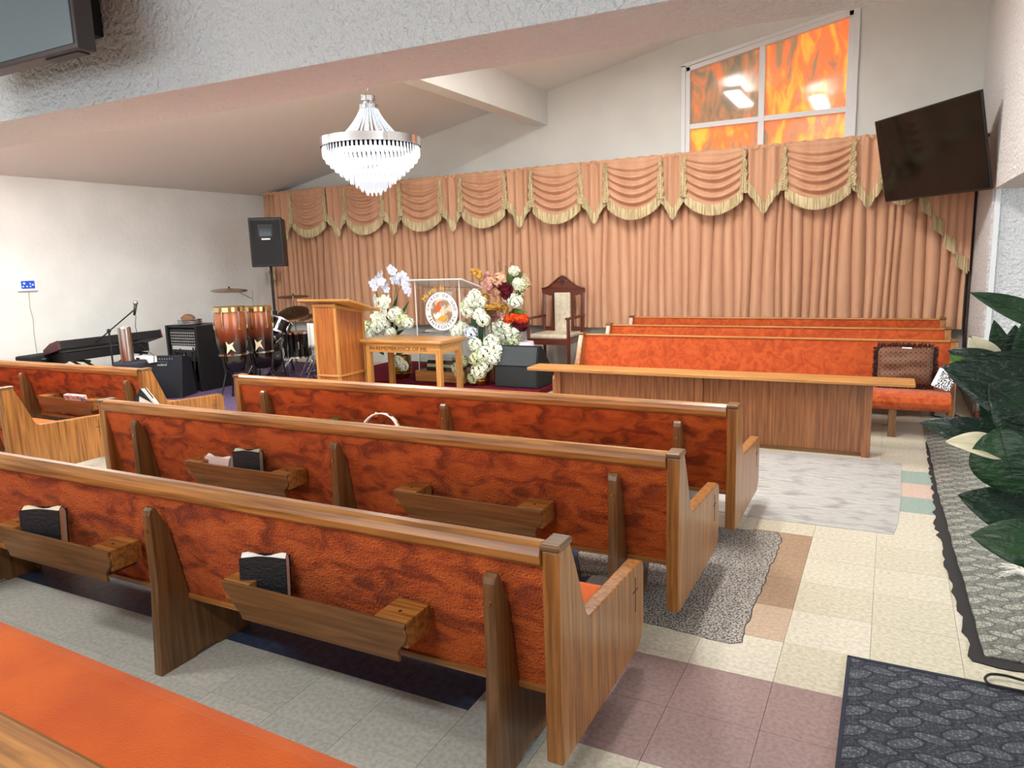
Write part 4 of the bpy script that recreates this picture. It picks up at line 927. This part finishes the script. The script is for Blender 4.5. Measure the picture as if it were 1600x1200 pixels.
# congas
def conga(px,y,r_,zt_,label):
    p=at(px,476,y=y); t=thing('conga_drum',label,'drum',(p.x,y,0))
    h=0.78; zb_=zt_-h
    sh=M().lathe([(r_*0.72,zb_),(r_*0.86,zb_+h*0.2),(r_*1.02,zb_+h*0.45),(r_*1.06,zb_+h*0.65),(r_*0.98,zb_+h*0.9),(r_*0.93,zt_-0.01),(r_*0.85,zt_-0.012),(r_*0.6,zb_+0.02)],32)
    m=mat('conga_burst',(170,84,30),0.15,coat=0.6)
    nt=m.node_tree
    if not nt.nodes.get('burst'):
        tc=nt.nodes.new('ShaderNodeTexCoord'); sx=nt.nodes.new('ShaderNodeSeparateXYZ'); cr=nt.nodes.new('ShaderNodeValToRGB'); cr.name='burst'
        nt.links.new(tc.outputs['Object'],sx.inputs[0]); nt.links.new(sx.outputs['Z'],cr.inputs[0]); nt.links.new(cr.outputs[0],nt.nodes['Principled BSDF'].inputs['Base Color'])
        cr.color_ramp.elements[0].position=0.68; cr.color_ramp.elements[0].color=s2l((24,16,15)); cr.color_ramp.elements[1].position=1.0; cr.color_ramp.elements[1].color=s2l((150,82,38))
        e=cr.color_ramp.elements.new(0.84); e.color=s2l((104,46,24))
    sh.build('shell',m,t,smooth=True)
    M().lathe([(0,zt_-0.008),(r_*0.95,zt_-0.006),(r_*0.97,zt_-0.02),(0,zt_-0.02)],32).build('skin',mat('rawhide',(222,206,170),0.6),t,smooth=False)
    M().lathe([(r_*0.98,zt_-0.055),(r_*1.06,zt_-0.055),(r_*1.06,zt_),(r_*1.0,zt_+0.006),(r_*0.97,zt_)],32).build('rim',mat('gold_hoop',(222,196,140),0.2,metal=1),t)
    for k in range(6):
        a=2*math.pi*k/6-1.2
        u=Vector((math.cos(a),math.sin(a),0))
        l_=M().tube([u*(r_*1.08)+Vector((0,0,zt_-0.05)),u*(r_*1.09)+Vector((0,0,zt_-0.26))],0.006,6).build('tension_rod',chrome,t)
        M().prism([(-0.02,-0.02),(0.02,-0.02),(0.012,0.03),(-0.012,0.03)],'y',0,0.02).build('lug',mat('gold_hoop',(222,196,140),0.2,metal=1),t)
        lo=[o for o in kids(t) if o.name.startswith('lug')][-1]; lo.matrix_local=Matrix.Translation(u*(r_*1.06)+Vector((0,0,zt_-0.25)))@Matrix.Rotation(a+math.pi/2,4,'Z')
    tape=mat('masking_tape',(224,206,170),0.8)
    a=R(-48); u=Vector((math.cos(a),math.sin(a),0)); mt=Matrix.Translation(u*(r_*1.065)+Vector((0,0,zt_-0.47)))@Matrix.Rotation(a+math.pi/2,4,'Z')
    M().prism([(-0.05,-0.08),(0.0,-0.02),(0.05,-0.06),(0.02,0.02),(0.04,0.06),(-0.02,0.03),(-0.05,0.07),(-0.04,0.0)],'y',-0.004,0.0).build('tape_strip',tape,t).matrix_local=mt
    # stand
    M().lathe([(r_*0.98,zb_+0.20),(r_*1.02,zb_+0.20),(r_*1.02,zb_+0.22),(r_*0.98,zb_+0.22)],28).build('stand_ring',chrome,t)
    for k in range(3):
        a=R(-90+120*k); u=Vector((math.cos(a),math.sin(a),0))
        l_=M().tube([u*r_+Vector((0,0,zb_+0.21)),u*(r_*0.8)+Vector((0,0,zb_-0.02)),u*(r_*1.5)+Vector((0,0,0.012))],0.010,6).build('leg',black,t)
        M().sph(u*(r_*1.5)+Vector((0,0,0.018)),0.018,8,6).build('foot',rubber,l_)
    return t
conga(357,6.25,0.175,1.14,'left conga of the pair, amber-to-black shell with pale tape')
conga(401,6.75,0.165,1.11,'right conga of the pair, next to the drum kit')
# ---------------------------------------------------------------- rack, amplifiers, keyboards
t=thing('audio_rack','black audio rack with mixer front and hanging cables','audio rack',(-8.30,6.76,0))
M().box(-0.32,-0.28,-0.24,0.22,0.0,0.87).build('side_panel',black,t,bevel=0.004); M().box(0.27,0.31,-0.26,0.24,0.0,0.87).build('side_panel',black,t,bevel=0.004)
M().box(-0.28,0.27,-0.22,0.22,0.84,0.87).build('top_panel',black,t); M().box(-0.28,0.27,-0.22,0.22,0.40,0.43).build('shelf',black,t); M().box(-0.28,0.27,-0.22,0.22,0.02,0.06).build('bottom_panel',black,t)
M().box(-0.28,0.27,0.19,0.21,0.06,0.40).build('back_panel',mat('rack_back',(150,140,132),0.8,rgb2=(110,60,40),scale=6),t)
mx_=M().box(-0.27,0.26,-0.21,0.18,0.44,0.82).build('mixer_unit',mat('mixer_grey',(46,46,50),0.5),t)
kb=M(); 
for i in range(13):
    for j in range(5): kb.lathe([(0.009,0),(0.009,0.012),(0,0.014)],6,mtx=Matrix.Translation((-0.24+i*0.04,-0.21,0.62+j*0.038))@Matrix.Rotation(R(90),4,'X'))
kb.build('knobs',mat('knob_grey',(170,168,160),0.4),mx_,kind='stuff')
M().box(-0.24,0.24,-0.216,-0.21,0.55,0.60).build('meter_strip',chrome,mx_); M().box(-0.24,0.24,-0.216,-0.21,0.46,0.52).build('display_strip',blackg,mx_)
cb=M(); rr=random.Random(4)
for k in range(9):
    x=rr.uniform(-0.24,0.24); cb.tube([(x,-0.22,0.5+0.1*rr.random()),(x+rr.uniform(-.08,.08),-0.26,0.3),(x+rr.uniform(-.12,.12),-0.24,0.05)],0.006,6)
cb.build('cables',rubber,t)
M().tube([(0.0,-0.22,0.48),(-0.05,-0.3,0.45),(-0.04,-0.31,0.25),(0.02,-0.3,0.08),(0.10,-0.31,0.012)],0.008,6).build('pale_cable',cream,t)
t=thing('steel_tray_stack','stack of flat round silver trays on top of the audio rack','tray',(at(297,507,y=6.72).x,6.72,0.871))
for k in range(3): M().lathe([(0,0.025*k),(0.15,0.025*k),(0.16,0.025*k+0.012),(0.15,0.025*k+0.022),(0,0.025*k+0.022)],28).build('tray',chrome,t)
tag(M().sph((-8.52,6.82,0.90),0.12,14,10,(1.0,0.8,0.85)).build('felt_hat',mat('brown_felt',(126,90,64),0.9),smooth=True),'rounded brown felt hat behind the silver trays','hat')
p=at(258,590,y=6.1)
t=thing('tilted_amplifier','small black keyboard amplifier tilted back, white lettering on its panel','amplifier',(p.x,6.15,0.0),R(22))
am=M().prism([(-0.18,0.0),(0.20,0.0),(0.12,0.50),(-0.08,0.54)],'x',-0.26,0.26).build('cabinet',mat('navy_black',(24,27,36),0.7,bump=0.3,bscale=150),t,bevel=0.008)
pm=Matrix.Translation((0,-0.105,0.44))@Matrix.Rotation(R(79.5),4,'X')
for z,txt,sz in ((0.05,'o  o  o  o  o  o  o  o  o',0.03),(0.015,'- - - - - - - - -',0.03),(-0.03,'Roland',0.045)):
    text_mesh(txt,sz,pm@Matrix.Translation((0,z,0.006)),0.0008).build('panel_lettering',mat('panel_white',(190,194,200),0.6),am)
# keyboards on stand
t=thing('keyboard_stand','black X-shaped stand under the two keyboards','stand',(-8.62,5.68,0))
for s in (-1,1):
    M().tube([(0.12,s*-0.38,0.015),(0.12,s*0.38,0.56)],0.016,8).build('leg',black,t); M().tube([(-0.14,s*-0.38,0.015),(-0.14,s*0.38,0.56)],0.016,8).build('leg',black,t)
    M().tube([(-0.2,s*0.38,0.565),(0.22,s*0.38,0.565)],0.016,8).build('support_arm',black,t)
def keyboard(name,label,loc,L,Wd,rz,rx,endcol,keys=True):
    t=thing(name,label,'keyboard',loc); t.rotation_euler=(0,R(rx),R(rz))
    M().prism([(-Wd/2,0.0),(Wd/2,0.0),(Wd/2,0.10),(0.0,0.10),(-Wd/2,0.055)],'y',-L/2,L/2).build('body',black,t,bevel=0.006)
    for s in (-1,1): M().prism([(-Wd/2-0.004,-0.004),(Wd/2+0.004,-0.004),(Wd/2+0.004,0.105),(0.0,0.105),(-Wd/2-0.004,0.06)],'y',s*(L/2),s*(L/2+0.02)).build('end_cheek',endcol,t,bevel=0.006)
    return t
# local x points away from the player; player side towards the wall
t=keyboard('upper_keyboard','long black keyboard with wine-red end, upper of two by the left wall',(-8.62,5.68,0.70),1.32,0.32,0,-14,mat('wine_plastic',(74,30,40),0.45))
M().box(0.02,0.10,-0.5,0.35,0.1005,0.104).build('control_strip',mat('strip_grey',(90,92,98),0.5),t)
t2=keyboard('lower_keyboard','slimmer black keyboard directly beneath the longer one',(-8.60,5.60,0.585),1.05,0.26,0,0,black)
p=at(60,563,y=4.95)
t=thing('keyboard_case','black padded keyboard case lying left of the keyboards','case',(-8.9,5.0,0.62),R(10))
M().box(-0.12,0.12,-0.20,0.22,-0.05,0.05).build('case_body',blackr,t,bevel=0.02); M().tube([(0.12,-0.06,0.0),(0.15,-0.03,0.0),(0.15,0.03,0.0),(0.12,0.06,0.0)],0.008,6).build('handle',black,t)
t=thing('case_table','dark folding table under the keyboard case','table',(-8.9,5.0,0))
M().box(-0.2,0.2,-0.22,0.22,0.545,0.57).build('tabletop',black,t)
for x in (-0.17,0.17):
    for y in (-0.19,0.19): M().box(x-0.012,x+0.012,y-0.012,y+0.012,0,0.545).build('leg',black,t)
# thermos on a covered box
p=at(200,565,y=5.05)
t=thing('covered_stool','dark cloth-covered stool holding the steel cylinder','stool',(p.x,5.08,0))
M().lathe([(0,0),(0.20,0),(0.19,0.1),(0.17,p.z-0.03),(0.16,p.z),(0,p.z)],20).build('cloth_cover',mat('navy_cloth',(30,31,42),0.9,bump=0.6,bscale=14),t,smooth=True)
t=thing('steel_cylinder','tall brushed steel tumbler standing in front of the keyboards','tumbler',(p.x,5.05,p.z))
M().lathe([(0,0.0),(0.062,0),(0.066,0.01),(0.066,0.365),(0.060,0.375),(0,0.375)],28).build('body',steel,t,smooth=False,bevel=0.003)
M().lathe([(0.0,0.375),(0.056,0.375),(0.056,0.38),(0,0.38)],28).build('lid',mat('lid_grey',(150,150,150),0.4),t)
t=thing('white_power_box','small white device behind the steel tumbler','device',at(227,557,y=5.7)+Vector((0,0,-0.04)))
M().box(-0.14,0.14,-0.05,0.05,-0.03,0.045).build('casing',white_m,t,bevel=0.004); M().box(-0.10,-0.04,-0.054,-0.05,-0.01,0.03).build('dark_port',black,t)
t=thing('device_stand','black stand beneath the small white device','stand',at(227,557,y=5.7)*1.0)
t.location.z=0
M().box(-0.15,0.15,-0.06,0.06,at(227,557,y=5.7).z-0.095,at(227,557,y=5.7).z-0.071).build('plate',black,t); M().tube([(0,0,0.0),(0,0,at(227,557,y=5.7).z-0.09)],0.02,8).build('post',black,t)
# microphone stand
y_=5.45; b=at(172,600,y=y_); kn=at(170,517,y=y_); tip=at(211,483,y=y_); tail=at(143,541,y=y_)
t=thing('microphone_stand','black boom microphone stand in front of the keyboards','microphone stand',(kn.x,y_,0))
o_=Vector((kn.x,y_,0))
M().tube([(0,0,0.1),kn-o_],0.011,8).build('stem',black,t); M().tube([tail-o_,tip-o_],0.008,8).build('boom',black,t)
M().sph(kn-o_,0.025,8,6).build('clutch',black,t)
for k in range(3):
    a=R(10+120*k); M().tube([(0,0,0.28),(0.3*math.cos(a),0.3*math.sin(a),0.012)],0.009,6).build('leg',black,t)
mi=tip-o_; mt=Matrix.Translation(mi)@Matrix.Rotation(R(20),4,'Y')
mc=M().lathe([(0.010,-0.075),(0.013,-0.07),(0.018,0.05),(0.0,0.05)],14,mtx=mt).build('microphone',black,t,smooth=True)
M().sph(mi+Vector((0.02,0,0.07)),0.028,12,8).build('microphone_grille',mat('mesh_silver',(150,150,152),0.3,metal=1,bump=0.4,bscale=300),mc,smooth=True)
M().tube([mi+Vector((0,0,-0.07)),mi+Vector((-0.03,0,-0.2)),mi+Vector((0.04,-0.02,-0.4)),mi+Vector((0.1,0.1,-0.55)),mi+Vector((0.0,0.1,-1.10))],0.004,6).build('microphone_cable',black,mc,smooth=True)
# ---------------------------------------------------------------- cushion and notebook on the choir pew
t=thing('brown_cushion','brown patterned cushion with dark fringe and white tag on the front choir pew','cushion',(0.145,7.12,0.57),0)
t.rotation_euler=(R(-14),0,0)
cm=mat('brown_damask',(126,84,54),0.7); nt=cm.node_tree
tc=nt.nodes.new('ShaderNodeTexCoord'); vo=nt.nodes.new('ShaderNodeTexVoronoi'); vo.voronoi_dimensions='2D'; mpp=nt.nodes.new('ShaderNodeMapping'); mpp.inputs['Rotation'].default_value=(R(90),0,0); vo.inputs['Scale'].default_value=26; vo.inputs['Randomness'].default_value=0.1
crn=nt.nodes.new('ShaderNodeValToRGB'); crn.color_ramp.elements[0].position=0.22; crn.color_ramp.elements[0].color=s2l((84,44,30)); crn.color_ramp.elements[1].position=0.5; crn.color_ramp.elements[1].color=s2l((92,60,42))
e=crn.color_ramp.elements.new(0.38); e.color=s2l((128,88,58))
nt.links.new(tc.outputs['Object'],mpp.inputs[0]); nt.links.new(mpp.outputs[0],vo.inputs['Vector']); nt.links.new(vo.outputs['Distance'],crn.inputs[0]); nt.links.new(crn.outputs[0],nt.nodes['Principled BSDF'].inputs['Base Color'])
def pil(u,v,s):
    a=(u-0.5)*2;b_=(v-0.5)*2; k=max(0,(1-a**4)*(1-b_**4))**0.6
    return (a*0.215,-s*0.07*k+0.006*math.sin(a*5+b_*7)-(0.012*math.sin(b_*9-a*1.5) if s>0 else 0)*k,b_*0.165)
mb=M(); mb.grid(lambda u,v:pil(u,v,1),20,16); mb.grid(lambda u,v:pil(1-u,v,-1),20,16); mb.build('cushion_body',cm,t,smooth=True)
fr=M(); rr=random.Random(8)
per=[]
for k in range(180):
    q=k/180*4; s_=int(q); f=q-s_
    x,z,nx,nz={0:(-0.215+0.43*f,0.165,0,1),1:(0.215,0.165-0.33*f,1,0),2:(0.215-0.43*f,-0.165,0,-1),3:(-0.215,-0.165+0.33*f,-1,0)}[s_]
    for j in range(3):
        l_=rr.uniform(0.025,0.045); d=Vector((nx+rr.uniform(-.5,.5),rr.uniform(-.6,.6),nz+rr.uniform(-.5,.5))).normalized()*l_
        p0=Vector((x,rr.uniform(-.008,.008),z)); fr.tube([p0-d*0.3,p0+d],[0.004,0.0025],4,cap=False)
fr.build('fringe',mat('dark_fringe',(50,26,24),0.85),t,kind='stuff')
M().box(-0.03,0.045,-0.035,-0.031,0.135,0.16).build('care_tag',paper,t)
t=thing('composition_notebook','black and white marbled composition notebook leaning at the end of the choir pew','notebook',(0.445,7.03,0.475))
t.rotation_euler=(R(-35),R(20),R(-8))
M().box(-0.065,0.065,-0.008,0.008,-0.085,0.085).build('page_block',paper,t)
for y in (-0.010,0.008): M().box(-0.068,0.068,y,y+0.002,-0.088,0.088).build('cover',mat('marbled_cover',(230,230,230),0.5,rgb2=(20,20,22),scale=90,contrast=(0.48,0.52),detail=2),t)
M().box(-0.075,-0.045,-0.0115,-0.0095,-0.088,0.088).build('cloth_spine',mat('pale_spine',(214,220,224),0.6),t)
tag(M().box(0.40,0.47,7.12,7.16,0.50,0.60).build('blue_pack',mat('blue_pack',(60,120,190),0.4),bevel=0.004),'small blue packet behind the marbled notebook','packet').location=(0.03,0.02,-0.02)
# cables on the floor
cab=rubber
def cable(name,label,pts,r_=0.006):
    ps=[at(px,py,z=0.008) for px,py in pts]; 
    out=[]
    for i in range(len(ps)-1):
        p0=ps[max(i-1,0)];p1=ps[i];p2=ps[i+1];p3=ps[min(i+2,len(ps)-1)]
        for q in range(6):
            t_=q/6; out.append(0.5*((2*p1)+(p2-p0)*t_+(2*p0-5*p1+4*p2-p3)*t_*t_+(3*p1-p0-3*p2+p3)*t_**3))
    out.append(ps[-1])
    for q in out: q.z=r_+0.002
    return tag(M().tube(out,r_,6).build(name,cab,smooth=True),label,'cable')
cable('floor_cable','black cable looping on the floor under the front choir pew',[(1529,658),(1500,655),(1470,652),(1458,649),(1462,642),(1475,640),(1490,650),(1505,655),(1480,642),(1462,636)],0.006)
c_=cable('looped_cord','black cord looping over the corner of the navy mat',[(1640,1100),(1600,1085),(1565,1078),(1545,1072),(1539,1063),(1548,1057),(1570,1059),(1600,1067),(1650,1080)],0.005)
for v in c_.data.vertices: v.co.z+=0.010
# ---------------------------------------------------------------- peace lily at the right edge
pl=thing('artificial_peace_lily','large artificial peace lily with broad dark leaves and cream spathes, right edge','plant',(1.12,3.05,0.012))
pv=Vector(pl.location)
M().lathe([(0,0),(0.13,0),(0.17,0.26),(0.18,0.28),(0.16,0.28),(0.15,0.24),(0,0.24)],24).build('pot',mat('dark_pot',(60,52,46),0.5),pl,smooth=False)
lg1=mat('lily_leaf_dark',(26,54,34),0.42,rgb2=(14,34,24),scale=7,coat=0.12,bump=0.7,bscale=28,bstretch=(1,1,2.5),bdist=0.02); lg2=mat('lily_leaf_mid',(44,78,44),0.42,rgb2=(26,54,32),scale=7,coat=0.1,bump=0.7,bscale=28,bstretch=(1,1,2.5),bdist=0.02); lg3=mat('lily_leaf_light',(86,130,40),0.4,rgb2=(52,98,30),scale=6); sp=mat('cream_spathe',(232,224,196),0.6,rgb2=(212,202,164),scale=18,stretch=(1,6,1))
def lleaf(tip,base,wd,y,m,name='leaf',dr=0.08,nrm=Vector((-0.3,-1,0.6)),fold=0.2,shape=0.75,yb=None):
    a=at(base[0],base[1],y=yb or y)-pv; b_=at(tip[0],tip[1],y=y)-pv
    mb=M(); blade(mb,a,b_,wd,dr,14,nrm,fold,shape); o=mb.build(name,m,pl,smooth=True,solid=0.002)
    root=Vector((0.0,0.0,0.25)); M().tube([root,(root+a)*0.5+Vector((0,0,0.05)),a,a+(b_-a)*0.12],[0.007,0.006,0.005,0.003],6).build('stem',stem_m,pl,smooth=True)
    r_=M(); n=10
    L=(b_-a).length; ax=(b_-a).normalized(); sd=ax.cross(nrm).normalized(); nn=sd.cross(ax).normalized()
    r_.tube([a+(b_-a)*t_+nn*(math.sin(t_*math.pi)*dr*L+0.0015) for t_ in [i/n for i in range(n+1)]],0.0018,5).build('midrib',lg2 if m is lg1 else m,o)
    return o
lleaf((1516,457),(1650,512),0.085,3.0,lg2,dr=0.05)
lleaf((1553,500),(1580,612),0.095,3.2,lg2,dr=-0.04)
lleaf((1586,508),(1592,640),0.15,3.1,lg1,dr=-0.05)
lleaf((1600,500),(1625,640),0.13,2.95,lg2,dr=-0.05)
lleaf((1481,547),(1575,600),0.125,2.95,lg1,dr=0.12)
lleaf((1484,556),(1512,578),0.05,2.90,lg3)
lleaf((1560,588),(1515,525),0.10,3.05,sp,'spathe',dr=0.1,shape=1.1)
lleaf((1474,573),(1680,640),0.235,2.75,lg1,dr=0.06,shape=0.8)
lleaf((1500,605),(1640,640),0.14,2.80,lg3,dr=0.02)
lleaf((1532,625),(1590,720),0.10,2.8,lg1,dr=-0.1)
lleaf((1437,660),(1590,702),0.115,2.9,lg1,dr=0.12)
lleaf((1477,690),(1572,712),0.105,2.66,sp,'spathe',dr=0.10,nrm=Vector((-0.2,-0.6,1.0)))
lleaf((1545,600),(1630,660),0.20,2.7,lg1,dr=0.05)
lleaf((1590,775),(1560,668),0.20,2.65,lg2,dr=0.10,shape=0.85)
lleaf((1560,640),(1640,700),0.12,2.7,lg3,dr=0.05)
lleaf((1497,773),(1640,822),0.16,2.75,lg1,dr=0.05)
lleaf((1516,836),(1650,862),0.15,2.65,lg2,dr=0.14)
lleaf((1545,735),(1620,800),0.11,2.8,lg1,dr=0.0)
# white tassel on the runner beside the plant
t=thing('white_tassel','white stringy tassel lying on the runner at the right edge','tassel',at(1606,905,z=0.012))
mb=M(); rr=random.Random(2)
for k in range(28):
    a=R(rr.uniform(110,200)); l_=rr.uniform(0.06,0.13); e=Vector((math.cos(a)*l_,math.sin(a)*l_,rr.uniform(0.0,0.03)))
    mb.tube([(0.03,-0.02,0.01),e*0.5+Vector((0,0,0.03)),e+Vector((0,0,0.003))],0.0016,4)
mb.build('strands',paper,t,kind='stuff'); M().sph((0.03,-0.02,0.012),0.014,8,6).build('knot',paper,t)

p=at(488,543,y=7.72)
t=thing('white_towel','white towel hanging beside the floor tom, next to the lectern','towel',(p.x,7.72,p.z))
M().grid(lambda u,v:((u-0.5)*0.13,0.01*math.sin(u*9),v*0.34),10,6).build('cloth',paper,t,smooth=True,solid=0.012)
t=thing('towel_stand','thin chrome stand holding the white towel','stand',(p.x,7.735,0))
tripod(t,p.z+0.35,0.16,0.25,0.006)
p=at(426,428,y=9.18)
t=tag(M().prism([(-0.07,-0.13),(0.0,-0.15),(0.06,-0.10),(0.07,0.06),(0.05,0.13),(-0.04,0.12),(-0.08,0.03)],'y',-0.006,0.006).build('torn_paper',mat('stained_card',(206,190,150),0.9,rgb2=(140,96,60),scale=9)),'stained torn piece of card pinned to the curtain under the loudspeaker','card'); t.location=p
